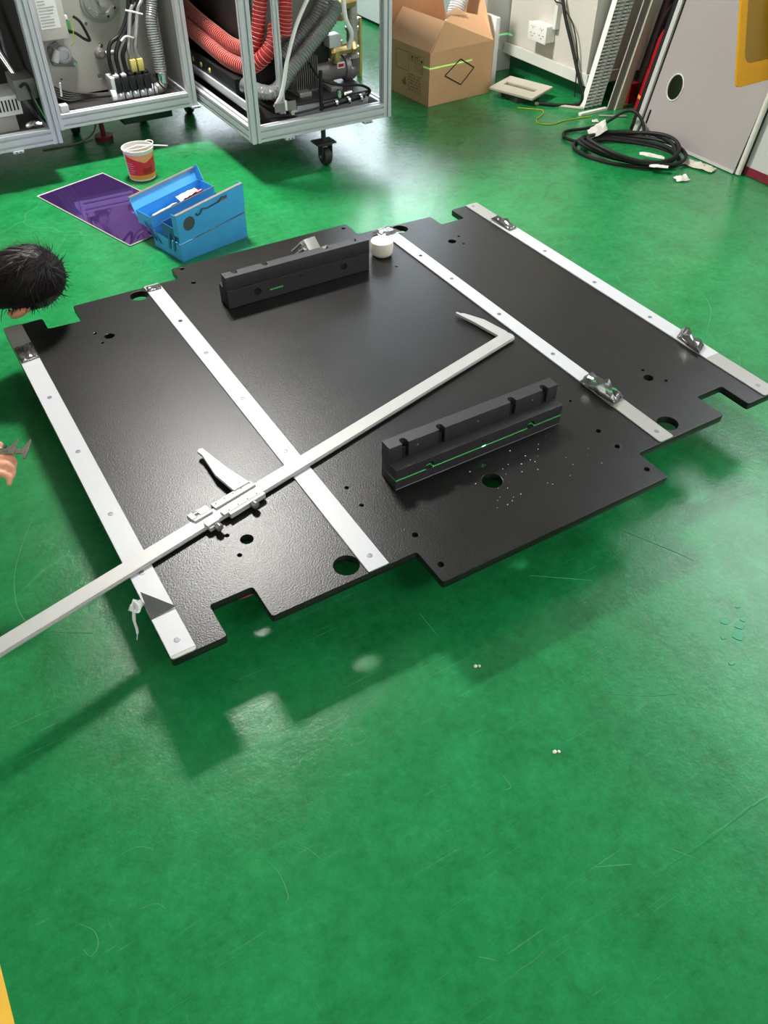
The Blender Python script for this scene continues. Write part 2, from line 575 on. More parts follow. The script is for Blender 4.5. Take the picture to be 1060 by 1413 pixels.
def dup(root, loc, rz=None, label=None):
    r = root.copy()
    COL.objects.link(r)
    r.location = loc
    if rz is not None:
        r.rotation_euler = (0, 0, rz)
    if label:
        r['label'] = label
    for ch in list(root.children):
        c = ch.copy(); COL.objects.link(c); c.parent = r
        for g in ch.children:
            d = g.copy(); COL.objects.link(d); d.parent = c
    return r


def circle(cx, cy, r, n=24):
    return [(cx + r * cos(2 * pi * i / n), cy + r * sin(2 * pi * i / n)) for i in range(n)]


def fillet(pts, r, n=4):
    out = []
    k = len(pts)
    for i in range(k):
        p0, p, p1 = Vector(pts[i - 1]), Vector(pts[i]), Vector(pts[(i + 1) % k])
        a = (p0 - p).normalized(); b = (p1 - p).normalized()
        rr = r if not isinstance(r, dict) else r.get(i, 0)
        ang = a.angle(b)
        if rr <= 0 or abs(ang - pi) < 0.05:
            out.append(tuple(p)); continue
        d = min(rr / math.tan(ang / 2), (p0 - p).length * 0.45, (p1 - p).length * 0.45)
        A, B = p + a * d, p + b * d
        for j in range(n + 1):
            t = j / n
            q = (1 - t) ** 2 * A + 2 * t * (1 - t) * p + t * t * B
            out.append(tuple(q))
    return out


def cut_plate(outline, holes, z0, z1, bevel=0.0, M=None):
    """flat plate with holes: 2-D filled curve, extruded -> mesh"""
    cu = bpy.data.curves.new('tmp', 'CURVE')
    cu.dimensions = '2D'
    cu.fill_mode = 'BOTH'
    for loop in [outline] + holes:
        sp_ = cu.splines.new('POLY')
        sp_.points.add(len(loop) - 1)
        for i, p in enumerate(loop):
            sp_.points[i].co = (p[0], p[1], 0, 1)
        sp_.use_cyclic_u = True
    cu.extrude = (z1 - z0) / 2 - bevel
    cu.bevel_depth = bevel
    cu.bevel_resolution = 1
    cu.offset = -bevel
    o = bpy.data.objects.new('tmp', cu)
    COL.objects.link(o)
    dg = bpy.context.evaluated_depsgraph_get()
    me = bpy.data.meshes.new_from_object(o.evaluated_get(dg))
    bpy.data.objects.remove(o)
    bpy.data.curves.remove(cu)
    me.materials.clear()
    me.transform(Matrix.Translation((0, 0, (z0 + z1) / 2)))
    if M is not None:
        me.transform(M)
    return me


def smooth_path(pts, n=8, closed=False):
    P = [Vector(p) for p in pts]
    k = len(P)
    out = []
    rng = k if closed else k - 1
    for i in range(rng):
        p0 = P[(i - 1) % k] if closed or i > 0 else P[0]
        p1 = P[i]; p2 = P[(i + 1) % k]
        p3 = P[(i + 2) % k] if closed or i + 2 < k else P[-1]
        for j in range(n):
            t = j / n
            out.append(0.5 * ((2 * p1) + (-p0 + p2) * t + (2 * p0 - 5 * p1 + 4 * p2 - p3) * t * t + (-p0 + 3 * p1 - 3 * p2 + p3) * t ** 3))
    if not closed:
        out.append(P[-1])
    return out


def ribbed(pts, r, pitch=0.008, depth=0.10, n=14):
    """corrugated hose as MB"""
    path = smooth_path(pts, 14)
    L = [0]
    for a, b in zip(path, path[1:]):
        L.append(L[-1] + (b - a).length)
    tot = L[-1]
    steps = int(tot / pitch * 4)
    q, rs = [], []
    j = 0
    for i in range(steps + 1):
        s_ = tot * i / steps
        while j < len(L) - 2 and L[j + 1] < s_:
            j += 1
        t = (s_ - L[j]) / max(1e-9, L[j + 1] - L[j])
        q.append(path[j].lerp(path[j + 1], min(1, t)))
        rs.append(r * (1 + depth * (0.5 + 0.5 * cos(2 * pi * i / 4)) - depth))
    return MB().tube(q, rs, n), q, rs


def profile40(mb, axis, a0, a1, c0, c1, w=0.04, d=0.04, slot=0.008, dep=0.009, two=False):
    """T-slot aluminium extrusion of w x d along an axis; (c0,c1) = low corner in the two other axes"""
    def loop(W, D):
        pts = []
        def side(L, n):
            res = []
            for k in range(n):
                c = L * (k + 0.5) / n
                res.append((c - slot / 2, c + slot / 2))
            return res
        nx = 2 if W > 0.05 else 1
        ny = 2 if D > 0.05 else 1
        pts.append((0, 0))
        for a, b in side(W, nx):
            pts += [(a, 0), (a, dep), (b, dep), (b, 0)]
        pts.append((W, 0))
        for a, b in side(D, ny):
            pts += [(W, a), (W - dep, a), (W - dep, b), (W, b)]
        pts.append((W, D))
        for a, b in reversed(side(W, nx)):
            pts += [(b, D), (b, D - dep), (a, D - dep), (a, D)]
        pts.append((0, D))
        for a, b in reversed(side(D, ny)):
            pts += [(0, b), (dep, b), (dep, a), (0, a)]
        return pts
    L = [(c0 + p, c1 + q) for p, q in loop(w, d)]
    mb.prism(L, a0, a1, axis)
    return mb


def crumple(mb, c, ux, uy, nx=9, ny=7, h=0.02, seed=0, fold=1.0):
    """crumpled sheet: centre c, half-extents as vectors ux, uy"""
    rnd = random.Random(seed)
    c = Vector(c); ux = Vector(ux); uy = Vector(uy)
    off = Vector((rnd.random() * 50, rnd.random() * 50, 0))
    g = []
    for i in range(nx):
        row = []
        for j in range(ny):
            a = i / (nx - 1) * 2 - 1; b = j / (ny - 1) * 2 - 1
            k = noise.noise(Vector((a * 2.2, b * 2.2, 0)) + off)
            k2 = abs(noise.noise(Vector((a * 4.5, b * 4.5, 3)) + off))
            e = max(0.0, 1 - max(abs(a), abs(b)) ** 3)
            z = h * (0.25 + 0.75 * e) * (0.45 + 0.8 * k + 1.2 * k2)
            jit = Vector((rnd.uniform(-1, 1), rnd.uniform(-1, 1), 0)) * 0.10 * ux.length / nx * 3 * fold
            row.append(c + ux * a + uy * b + jit + Vector((0, 0, max(0.0008, z))))
        g.append(row)
    mb.sheet(g)
    return mb


H0 = 0.158          # plate top
RT = H0 + 0.004     # rail top
# ================================================================== SETTING
mb = MB().box(-3.2, 5.6, -3.2, 7.1, -0.1, 0.0)
floor = struct(mb.build('floor', 'floor', smooth=0))
MB().box(-0.42, -0.303, -3.0, 0.725, 0.0, 0.0006).build('marking_line', 'yline', floor, smooth=0)
# paint ridge along the old joint, flaked chips and scratches: thin real relief on the floor
rr = random.Random(77)
rg = MB()
ux = [-.1 + k * .012 for k in range(130)]
up_, lo_ = [], []
for x in ux:
    wv = .0045 * (.4 + abs(noise.noise(Vector((x * 14, 3, 0)))) * 2)
    y = .262 + .010 * noise.noise(Vector((x * 5, 1, 0))) + .004 * noise.noise(Vector((x * 40, 9, 0)))
    up_.append((x, y, wv))
rg.sheet([[(x, y - w_, .0000), (x, y - w_ * .3, .0006 * (.5 + w_ * 80)), (x, y + w_ * .4, .0005 * (.5 + w_ * 80)), (x, y + w_, .0000)] for x, y, w_ in up_])
rg.build('paint_ridge', 'floor', floor, smooth=60)
for (x, y, r_) in ((1.292, .560, .016), (1.262, .574, .010), (1.318, .578, .013), (1.223, .515, .008), (1.34, .587, .009), (1.30, .605, .012), (1.36, .62, .007)):
    pts_c = [(x + r_ * cos(a) * rr.uniform(.6, 1.1), y + r_ * sin(a) * rr.uniform(.5, .9)) for a in [k * pi / 3.5 for k in range(7)]]
    MB().prism(pts_c, 0, .0012, 'z').build('paint_chip', 'chip', floor, smooth=0)
sc_ = MB()
for pts_ in ([(.015, 1.772), (-.041, 1.67), (-.077, 1.579), (-.091, 1.483), (-.076, 1.412), (-.037, 1.372), (.036, 1.323)],
             [(-.074, .797), (-.046, .797), (-.024, .783), (-.017, .774)], [(-.077, .688), (-.047, .681), (-.035, .664)],
             [(.154, .645), (.162, .617), (.159, .575), (.151, .565)], [(.208, .651), (.227, .629), (.24, .597)],
             [(-.171, .717), (-.153, .692), (-.154, .666), (-.17, .656), (-.177, .673)], [(1.575, 1.283), (1.56, 1.252), (1.508, 1.225)],
             [(.706, .992), (.706, .955), (.706, .916)], [(.389, .318), (.411, .298)], [(.624, .571), (.624, .535), (.607, .536)],
             [(.90, .62), (1.0, .55), (1.06, .52)], [(.66, .33), (.72, .30)], [(1.0, .95), (1.12, .86)], [(1.3, .95), (1.36, .83), (1.38, .78)], [(.80, .285), (.83, .245)],
             [(3.321, 2.413), (3.15, 2.26), (2.966, 2.11)], [(2.2, 1.5), (2.35, 1.62), (2.42, 1.75)], [(2.0, 1.35), (2.12, 1.30), (2.2, 1.36)]):
    p_ = smooth_path([(x, y, .0001) for x, y in pts_], 6)
    n_ = len(p_)
    sc_.tube(p_, [(.0003 + .0006 * sin(pi * (i + .5) / n_)) for i in range(n_)], 4)
tag(sc_.build('scratch', 'scuff', floor, smooth=0), kind='stuff')
struct(MB().box(-3.2, 5.6, -3.2, 7.1, CEIL, CEIL + 0.1).build('ceiling', 'ceiling', smooth=0))


def wall_with_window(name, axis, p, thick, a0, a1, wa0, wa1, wz0, wz1, m):
    mb = MB()
    for (s0, s1, z0, z1) in ((a0, wa0, 0, CEIL), (wa1, a1, 0, CEIL), (wa0, wa1, 0, wz0), (wa0, wa1, wz1, CEIL)):
        if axis == 'x':
            mb.box(s0, s1, p, p + thick, z0, z1)
        else:
            mb.box(p, p + thick, s0, s1, z0, z1)
    return struct(mb.build(name, m, smooth=0))


def window(idx, axis, p, a0, a1, z0, z1, panes, mpane):
    fr = MB()
    t = 0.05
    def bx(s0, s1, q0, q1, d0, d1):
        if axis == 'x':
            fr.box(s0, s1, p + d0, p + d1, q0, q1)
        else:
            fr.box(p + d0, p + d1, s0, s1, q0, q1)
    bx(a0, a1, z0, z0 + t, 0.02, 0.08); bx(a0, a1, z1 - t, z1, 0.02, 0.08)
    for k in range(panes + 1):
        c = a0 + (a1 - a0 - t) * k / panes
        bx(c, c + t, z0 + t, z1 - t, 0.02, 0.08)
    W = struct(fr.build('window_%d' % idx, 'white', smooth=0))
    for k in range(panes):
        c = a0 + (a1 - a0 - t) * k / panes + t
        d = a0 + (a1 - a0 - t) * (k + 1) / panes
        g = MB()
        if axis == 'x':
            g.box(c, d, p + 0.045, p + 0.053, z0 + t, z1 - t)
        else:
            g.box(p + 0.045, p + 0.053, c, d, z0 + t, z1 - t)
        g.build('pane', mpane, W, smooth=0)
    return W


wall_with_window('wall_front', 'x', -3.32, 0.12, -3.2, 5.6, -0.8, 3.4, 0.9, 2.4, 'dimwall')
window(3, 'x', -3.32, -0.8, 3.4, 0.9, 2.4, 4, 'fillpane')  # unseen window added behind the camera for frontal fill light
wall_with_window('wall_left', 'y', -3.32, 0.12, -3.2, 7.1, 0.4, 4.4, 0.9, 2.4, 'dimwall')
window(4, 'y', -3.32, 0.4, 4.4, 0.9, 2.4, 4, 'fillpane')  # unseen window added on the left to brighten left-facing sides
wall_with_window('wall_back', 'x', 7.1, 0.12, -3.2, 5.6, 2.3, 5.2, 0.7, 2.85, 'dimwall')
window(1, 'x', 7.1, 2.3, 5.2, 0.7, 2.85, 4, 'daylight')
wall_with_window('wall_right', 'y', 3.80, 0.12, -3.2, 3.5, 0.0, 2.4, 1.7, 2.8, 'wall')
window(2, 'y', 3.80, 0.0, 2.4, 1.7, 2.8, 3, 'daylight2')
struct(MB().box(5.6, 5.7, 4.2, 7.1, 0, CEIL).build('wall_far_right', 'wall', smooth=0))
# projecting column of white wall with skirting and green kerb
col = struct(MB().box(3.40, 5.6, 3.50, 4.20, 0.115, CEIL).build('wall_column', 'offwhite', smooth=0))
MB().box(3.385, 3.40, 3.50, 3.735, 0.115, CEIL).build('cover_panel', 'offwhite', col, smooth=0)
struct(MB().box(3.43, 5.6, 3.53, 4.20, 0.0, 0.095).build('baseboard_kerb', 'greenpaint', smooth=0))
struct(MB().box(3.372, 3.60, 3.474, 4.20, 0.095, 0.115).box(3.372, 3.384, 3.474, 4.20, 0.115, 0.15).box(3.384, 3.60, 3.474, 3.486, 0.115, 0.15)
       .build('baseboard_right', 'kerbtrim', smooth=0))
struct(MB().box(3.235, 3.42, 4.21, 4.55, 0.0, CEIL).build('trim_1', 'grey', smooth=0))
struct(MB().box(3.225, 3.43, 4.20, 4.56, 0.0, 0.115).build('trim_2', 'grey', smooth=0))


def ceiling_light(x, y, sx, sy, label):
    t = thing('ceiling_light', label, 'lamp', (x, y, CEIL), 0, 'ceiling lights')
    mb = MB()
    mb.box(x - sx / 2 - .03, x + sx / 2 + .03, y - sy / 2 - .03, y + sy / 2 + .03, CEIL - 0.03, CEIL)
    mb.box(x - sx / 2 - .03, x - sx / 2, y - sy / 2 - .03, y + sy / 2 + .03, CEIL - 0.07, CEIL - 0.03)
    mb.box(x + sx / 2, x + sx / 2 + .03, y - sy / 2 - .03, y + sy / 2 + .03, CEIL - 0.07, CEIL - 0.03)
    mb.box(x - sx / 2, x + sx / 2, y - sy / 2 - .03, y - sy / 2, CEIL - 0.07, CEIL - 0.03)
    mb.box(x - sx / 2, x + sx / 2, y + sy / 2, y + sy / 2 + .03, CEIL - 0.07, CEIL - 0.03)
    mb.build('housing', 'white', t, smooth=0)
    MB().box(x - sx / 2, x + sx / 2, y - sy / 2, y + sy / 2, CEIL - 0.045, CEIL - 0.03).build('diffuser', 'diffuser', t, smooth=0)
    return t


ceiling_light(LAMP_MAIN[0], LAMP_MAIN[1], 0.6, 0.42, 'square white ceiling light above the open machine cabinets')
ceiling_light(FILL_FRONT[0], FILL_FRONT[1], 1.2, 0.34, 'added unseen fill light, long white ceiling panel over the bare floor in front')

# ================================================================== BASE PLATE
plate = thing('base_plate', 'large black powder coated machine base plate with notched edges lying low above green floor', 'plate', (1.04, 1.76, 0))
OUT = [(.146, 1.036), (.265, 1.036), (.265, 1.130), (.364, 1.130), (.364, 1.035), (.722, 1.035), (.722, .930), (1.394, .930),
       (1.394, 1.035), (1.705, 1.035), (1.705, 1.131), (1.802, 1.131), (1.802, 1.035), (1.920, 1.035),
       (1.920, 2.466), (1.802, 2.466), (1.802, 2.381), (1.700, 2.381), (1.700, 2.455), (1.394, 2.470), (1.398, 2.563), (.720, 2.563),
       (.717, 2.488), (.366, 2.490), (.366, 2.388), (.264, 2.395), (.264, 2.463), (.146, 2.463)]
BIG = [(.567, 1.081, .029), (.568, 2.446, .029), (1.547, 2.426, .029), (1.548, 1.087, .029), (.412, 1.267, .0145), (.411, 2.26, .0145),
       (1.656, 2.248, .0145), (1.655, 1.267, .0145), (1.011, 1.142, .026)]
SMALL = [(.378, 1.301), (.378, 1.230), (.692, 1.302), (.692, 1.230), (.748, 1.082), (.747, .976), (.378, 2.296), (.381, 2.234),
         (1.668, 1.303), (1.688, 1.231), (1.699, 2.269), (1.681, 2.213), (1.368, 1.156), (1.366, 1.083), (1.368, .978), (1.391, 1.296),
         (.752, 2.545), (.750, 2.437), (1.372, 2.536), (1.386, 2.190)]
holes = [circle(x, y, r, 32) for x, y, r in BIG] + [circle(x, y, .0075 if i in (4, 5, 12, 13, 14, 16, 17, 18) else .005, 12) for i, (x, y) in enumerate(SMALL)]
me = cut_plate(fillet(OUT, 0.008, 3), holes, H0 - 0.021, H0, 0.0012)
link_mesh('plate', me, 'plate', plate, 30)
# feet that carry the plate
for i, (x, y) in enumerate(((.60, 1.45), (1.50, 1.45), (.60, 2.15), (1.50, 2.15))):
    MB().lathe([(.055, 0), (.055, .012), (.022, .02), (.022, H0 - .022), (.0, H0 - .022)], (x, y, 0.0), 20).build('levelling_foot', 'blackmetal', plate)
for y_ in (1.42, 2.12):
    MB().box(.52, 1.60, y_, y_ + .06, H0 - .075, H0 - .022).build('cross_beam', 'blackmetal', plate, bevel=.002)
# red wires hanging under the left notch
MB().tube(smooth_path([(.305, 1.16, .125), (.335, 1.150, .118), (.372, 1.146, .121), (.41, 1.17, .128)], 6), .0035, 6).tube(
    smooth_path([(.31, 1.175, .128), (.345, 1.165, .124), (.38, 1.165, .126), (.42, 1.19, .13)], 6), .003, 6).build('wire', 'redpaint', plate)


# ------------------------------------------------------------------ white rails
def rail(x0, x1, y0, y1, bare_front, bare_back, screws, label, dark=()):
    t = thing('mounting_rail', label, 'rail', ((x0 + x1) / 2, (y0 + y1) / 2, H0), 0, 'film covered rails on the black plate')
    MB().prism(fillet([(x0, y0), (x1, y0), (x1, y1), (x0, y1)], .008, 3), H0, RT - .0006, 'z').build('bar', 'rail', t, bevel=.0006, seg=1)
    f0, f1 = y0 + bare_front, y1 - bare_back
    MB().box(x0 + .0008, x1 - .0008, f0, f1, RT - .0006, RT).build('film', 'film', t, smooth=0)
    for (sx, sy) in screws:
        s_ = MB()
        z = RT if f0 < sy < f1 else RT - .0006
        if (sx, sy) in dark:
            s_.lathe([(.0065, 0), (.0065, .0004), (0, .0004)], (sx, sy, z), 16)
            s_.build('screw_hole', 'hole', t)
        else:
            s_.lathe([(.0068, 0), (.0066, .0006), (.0040, .0007), (.0034, .0002), (0, .0002)], (sx, sy, z), 16)
            s_.build('screw', 'screw', t)
    return t


SR1 = [(.173, y) for y in (2.245, 2.033, 1.765, 1.502, 1.287, 1.077)]
SR2 = [(.624, y) for y in (2.226, 2.020, 1.760, 1.499, 1.077)]
SR3 = [(1.495, y) for y in (2.208, 2.019, 1.757, 1.496, 1.074)]
SR4 = [(1.889, y) for y in (2.444, 2.230, 2.015, 1.758, 1.502, 1.079)]
rail(.146, .200, 1.036, 2.461, .009, .155, SR1, 'long white rail along the left edge of the black plate')  # white film carried over the bare front end stands for its glare
rail(.597, .650, 1.036, 2.489, .0, .030, SR2, 'long white rail second from left, crossing under the big caliper bar', dark=(SR2[0],))
rail(1.471, 1.520, 1.036, 2.464, .195, .04, SR3, 'long white rail third from left, touched by the caliper end', dark=(SR3[0],))
rail(1.866, 1.920, 1.036, 2.466, .215, .165, SR4, 'long white rail along the right edge of the black plate')


def flap(label, pieces, m='crumple'):
    mb = MB()
    for (c, ux, uy, h, seed) in pieces:
        crumple(mb, c, ux, uy, 10, 8, h, seed)
    o = mb.build('film_scrap', m, None, smooth=25)
    tag(o, label, 'plastic film', 'peeled film scraps on the rails')
    sol = o.modifiers.new('s', 'SOLIDIFY'); sol.thickness = 0.0005
    return o


flap('crumpled dark film scrap near the back end of the left rail', [((.174, 2.285, RT), (.026, .004, 0), (0, .045, 0), .012, 3)])
# triangular folded film at front of left rail
mb = MB()
A, B, C_ = Vector((.146, 1.152, RT + .001)), Vector((.202, 1.158, RT + .004)), Vector((.150, 1.222, RT + .016))
D_ = Vector((.170, 1.185, RT + .007))
mb.add([A, B, C_, D_, A + Vector((0, 0, -.0008)), B + Vector((0, 0, -.0008)), C_ + Vector((0, 0, -.0008))], [(0, 1, 3), (1, 2, 3), (2, 0, 3), (4, 5, 1, 0), (5, 6, 2, 1), (6, 4, 0, 2)])
tag(mb.build('film_scrap', 'crumple', None, smooth=20), 'dark triangular folded film on the front end of the left rail', 'plastic film', 'peeled film scraps on the rails')
# loose torn film tail at the left rail edge
crm = MB()
crumple(crm, (.132, 1.205, RT - .006), (.010, .012, .0), (-.008, .014, -.004), 6, 6, .018, 11)
crm.tube(smooth_path([(.130, 1.21, RT), (.118, 1.19, RT - .02), (.115, 1.17, RT - .035), (.108, 1.16, RT - .05)], 5), [.004] * 6 + [.003] * 6 + [.001] * 4, 6)
tag(crm.build('film_scrap', 'clearfilm', None, smooth=25), 'torn clear film tail hanging off the left rail edge', 'plastic film', 'peeled film scraps on the rails')
flap('grey film fold at the back end of the second rail', [((.624, 2.462, RT), (.024, .0, 0), (.004, .018, 0), .005, 5)])
flap('crumpled silver film scrap behind the cream cap at the back of third rail', [((1.488, 2.420, RT), (.040, .008, 0), (-.01, .030, 0), .010, 8)])
flap('crumpled silver film scrap standing on the front part of third rail', [((1.492, 1.285, RT), (.026, .006, 0), (-.004, .065, 0), .040, 21)])
flap('dark twisted film scrap on the front part of the right rail', [((1.890, 1.335, RT), (.024, .012, 0), (.006, .05, 0), .030, 33)])
flap('long dark film roll folded on the back part of right rail', [((1.894, 2.26, RT), (.020, .004, 0), (-.002, .055, 0), .022, 14)])


# ------------------------------------------------------------------ the two angle blocks
def angle_block(x, y, rz, label):
    """front face at local y=0 .. 0.066 ; local x 0..0.511"""
    t = thing('angle_block', label, 'metal block', (x, y, H0), rz, 'black stepped blocks on the plate')
    W = WM[t]
    L = .511
    Mx = W @ Matrix(((1, 0, 0, 0), (0, 0, 1, 0), (0, 1, 0, 0), (0, 0, 0, 1)))
    me = cut_plate([(0, .0012), (L, .0012), (L, .0616), (0, .0616)], [circle(.097, .036, .0125, 24), circle(.410, .034, .0125, 24), circle(.255, .046, .003, 10)], 0.0, .066, .0010, Mx)
    link_mesh('ledge', me, 'blackmetal', t, 30)
    out = [(0, .031)]
    for c in (.045, .150, .367, .470):
        out += [(c - .009, .031), (c - .009, .043)]
        out += [(c - .009 * cos(a), .043 + .009 * sin(a)) for a in (pi * .25, pi * .5, pi * .75)]
        out += [(c + .009, .043), (c + .009, .031)]
    out += [(L, .031), (L, .066), (0, .066)]
    me = cut_plate(out, [], .0622, .107, .0006, W)
    link_mesh('upright', me, 'blackmetal', t, 30)
    for c in (.045, .150, .367, .470):
        MB().lathe([(.0075, .0622), (.0075, .092), (.004, .092), (.004, .086), (0, .086)], (c, .043, 0), 14).xform(W).build('bolt', 'hole', t)
    for c in (.08, .258, .43):
        MB().cyl((c, .0300, .088), (c, .0315, .088), .0028, n=10).xform(W).build('threaded_hole', 'screw', t)
    for c in (.097, .410):
        MB().cyl((c, .012, .035), (c, .060, .035), .0121, n=20).xform(W).build('bore_plug', 'hole', t)
    MB().tube([(.0, -.0006, .0015), (L, -.0006, .0015)], .0007, 5).xform(W).build('edge_strip', 'screw', t)
    return t


angle_block(.789, 1.233, 0.0, 'black stepped steel block with bolt slots near the front of the plate')
angle_block(.783 + .511, 2.217 + .066, pi, 'black stepped steel block near the back, its flat face to the front')

# ------------------------------------------------------------------ big caliper
CA = atan2(1.657 - 1.337, 1.414 - .145)
cal = thing('vernier_caliper', 'very long steel vernier caliper lying diagonally across the white rails', 'caliper', (1.44, 1.635, RT), CA)
W = WM[cal]
cw = .0385
ZB, ZT = RT + .0012, RT + .0102
# local x runs along beam (negative towards the left), local y: beam occupies -cw/2..cw/2 shifted
by1, by0 = .018, .018 - cw
bar = MB().prism([(-2.15, by0), (0.0, by0), (0.006, by0 + .012), (0.004, by1), (-2.15, by1)], 0.0012, .0102, 'z').xform(W)
bar.build('beam', 'steel', cal, bevel=.0008, seg=1)
MB().box(-2.15, -.002, by0 - .0022, by0 + .0035, .0014, .0070).xform(W).build('beam_lip', 'steel', cal, bevel=.0005, seg=1)
# fixed jaw (tip towards the back-left of beam end)
jaw = [(-.030, by1 - .003), (-.022, by1 + .10), (-.021, by1 + .178), (-.013, by1 + .178), (-.012, by1 + .165), (-.004, by1 + .158), (.012, by1 + .09), (.008, by1 - .003)]
MB().prism(jaw, .0012, .0098, 'z').xform(W).build('fixed_jaw', 'steel', cal, bevel=.0006, seg=1)


def cl(x, y):
    v = W.inverted() @ Vector((x, y, RT))
    return (v.x, v.y)


jp = [cl(*p) for p in ((.433, 1.598), (.442, 1.595), (.466, 1.494), (.490, 1.420), (.446, 1.410), (.430, 1.486), (.431, 1.571), (.426, 1.590))]
MB().prism(jp, .0100, .0180, 'z').xform(W).build('sliding_jaw', 'film', cal, bevel=.0006, seg=1)
# slider body: upper plate above the beam, lower plate below it, clamp block
xl, _ = cl(.381, 1.404)
xr, _ = cl(.489, 1.425)
MB().box(xl - .002, xr + .006, by1 - .010, by1 + .010, .0102, .0150).xform(W).build('slider_plate', 'steel', cal, bevel=.0008, seg=1)
MB().box(xl - .002, xr + .003, by0 - .004, by0 + .012, .0102, .0160).box(xl + .010, xr + .003, by0 - .013, by0 - .003, .0012, .0150).xform(W).build('vernier_scale', 'steel', cal, bevel=.0008, seg=1)
MB().box(xl - .002, xr, by1 + .002, by1 + .010, .0012, .0102).xform(W).build('slider_back', 'steel', cal, bevel=.0006, seg=1)
x2, _ = cl(.322, 1.385)
MB().box(x2 - .002, x2 + .012, by1 - .004, by1 + .018, .0012, .0160).box(x2 + .022, x2 + .050, by1 - .004, by1 + .016, .0102, .0160).box(
    x2 + .0, x2 + .050, by1 - .012, by1 - .002, .0102, .0150).xform(W).build('fine_adjuster', 'steel', cal, bevel=.0008, seg=1)
MB().cyl((x2 + .010, by1 + .010, .012), (x2 + .026, by1 + .010, .012), .0035, n=12).xform(W).build('adjusting_screw', 'chrome', cal)
MB().box(x2 + .010, x2 + .044, by0 - .008, by0 + .008, .0102, .0165).box(x2 + .012, x2 + .040, by0 - .014, by0 - .002, .0012, .0120).xform(W).build('clamp_block', 'steel', cal, bevel=.0008, seg=1)
for px_ in (x2 + .030, (xl + xr) / 2 + .018):
    MB().lathe([(.0036, 0), (.0036, .006), (.0088, .006), (.0096, .010), (.0088, .018), (.005, .020), (0, .020)], (0, 0, 0), 18,
               Matrix.Rotation(radians(90), 3, 'X')).xform(W @ Matrix.Translation((px_, by0 - .010, .0115))).build('thumb_screw', 'knob', cal)
for k in range(5):
    MB().lathe([(.0017, 0), (.0015, .0006), (0, .0006)], (xl + .008 + k * .025, by1 + .003, .0150), 8).xform(W).build('slider_screw', 'hole', cal)
for k in range(4):
    MB().lathe([(.0017, 0), (.0015, .0006), (0, .0006)], (xl + .016 + k * .027, by0 + .001, .0160), 8).xform(W).build('slider_screw', 'hole', cal)

# ------------------------------------------------------------------ small things on the plate
t = MB().lathe([(.0, .0), (.028, .0), (.0355, .006), (.0385, .016), (.0395, .047), (.0385, .0515), (.034, .0535), (.0, .0535)], (1.388, 2.290, H0), 40)
tag(t.build('nylon_cap', 'cream', None), 'round cream white plastic cap standing at the end of the rear block', 'cap')

g = thing('metal_clamp', 'small shiny metal clamp with screws lying behind the rear black block', 'clamp', (1.165, 2.392, H0), .5)
Wg = WM[g] @ Matrix.Translation((0, 0, .036)) @ Matrix.Scale(1.6, 4) @ Euler((radians(50), radians(12), 0)).to_matrix().to_4x4()
MB().box(-.020, .022, -.018, .020, -.008, .008).xform(Wg).build('body', 'galv', g, bevel=.002)
MB().cyl((-.040, 0, 0), (-.02, 0, 0), .006, n=10).cyl((-.042, 0, -.012), (-.042, 0, .014), .0035, n=8).xform(Wg).build('screw', 'chrome', g)
MB().cyl((.022, .005, -.004), (.045, .012, -.018), .0055, n=10).xform(Wg).build('rod', 'chrome', g)
MB().box(.018, .052, -.012, -.006, -.02, .006).xform(Wg).build('bracket', 'galv', g, bevel=.001)
MB().cyl((-.03, -.012, -.02), (.0, -.015, -.02), .006, n=10).cyl((-.035, .010, -.022), (-.03, .014, .006), .004, n=8).xform(Wg).build('spindle', 'chrome', g)

# metal chips scattered round the front block
rnd = random.Random(4)
mb = MB()
for k in range(42):
    x = rnd.uniform(.96, 1.30); y = rnd.uniform(1.05, 1.21)
    if (x - 1.011) ** 2 + (y - 1.142) ** 2 < .029 ** 2:
        continue
    r = rnd.choice((.0008, .0011, .0016, .002))
    mb.ell((x, y, H0 + r * .5), (r, r * rnd.uniform(.5, 1), r * .5), n=6)
tag(mb.build('metal_chips', 'paper', None), 'tiny pale chips scattered on the plate before the front block', 'chips', None, 'stuff')

# ================================================================== TOOLBOX
tb = thing('toolbox', 'open blue metal cantilever toolbox standing behind the plate', 'toolbox', (.864, 2.891, 0), radians(13.3))
WT = WM[tb]
LB = .309


def tilt(M_=0.10):
    return WT @ Matrix(((1, 0, 0, 0), (0, 1, 0, 0), (M_, 0, 1, 0), (0, 0, 0, 1)))


WU = tilt(.115)


def tray(u0, u1, v0, v1, z0, z1, th=.0016):
    mb = MB()
    mb.box(u0, u1, v0, v1, z0, z0 + th)
    mb.box(u0, u1, v0, v0 + th, z0 + th, z1).box(u0, u1, v1 - th, v1, z0 + th, z1)
    mb.box(u0, u0 + th, v0 + th, v1 - th, z0 + th, z1).box(u1 - th, u1, v0 + th, v1 - th, z0 + th, z1)
    return mb


def tapered_body():
    mb = MB()
    th = .0018
    def zt(u):
        return .066 + .105 * u
    for (a, b, c, d) in ((0, LB, 0, th), (0, LB, .19 - th, .19), (0, th, th, .19 - th), (LB - th, LB, th, .19 - th)):
        mb.hexa([(a, c, 0), (b, c, 0), (b, d, 0), (a, d, 0), (a, c, zt(a)), (b, c, zt(b)), (b, d, zt(b)), (a, d, zt(a))])
    mb.box(0, LB, 0, .19, 0, th)
    return mb


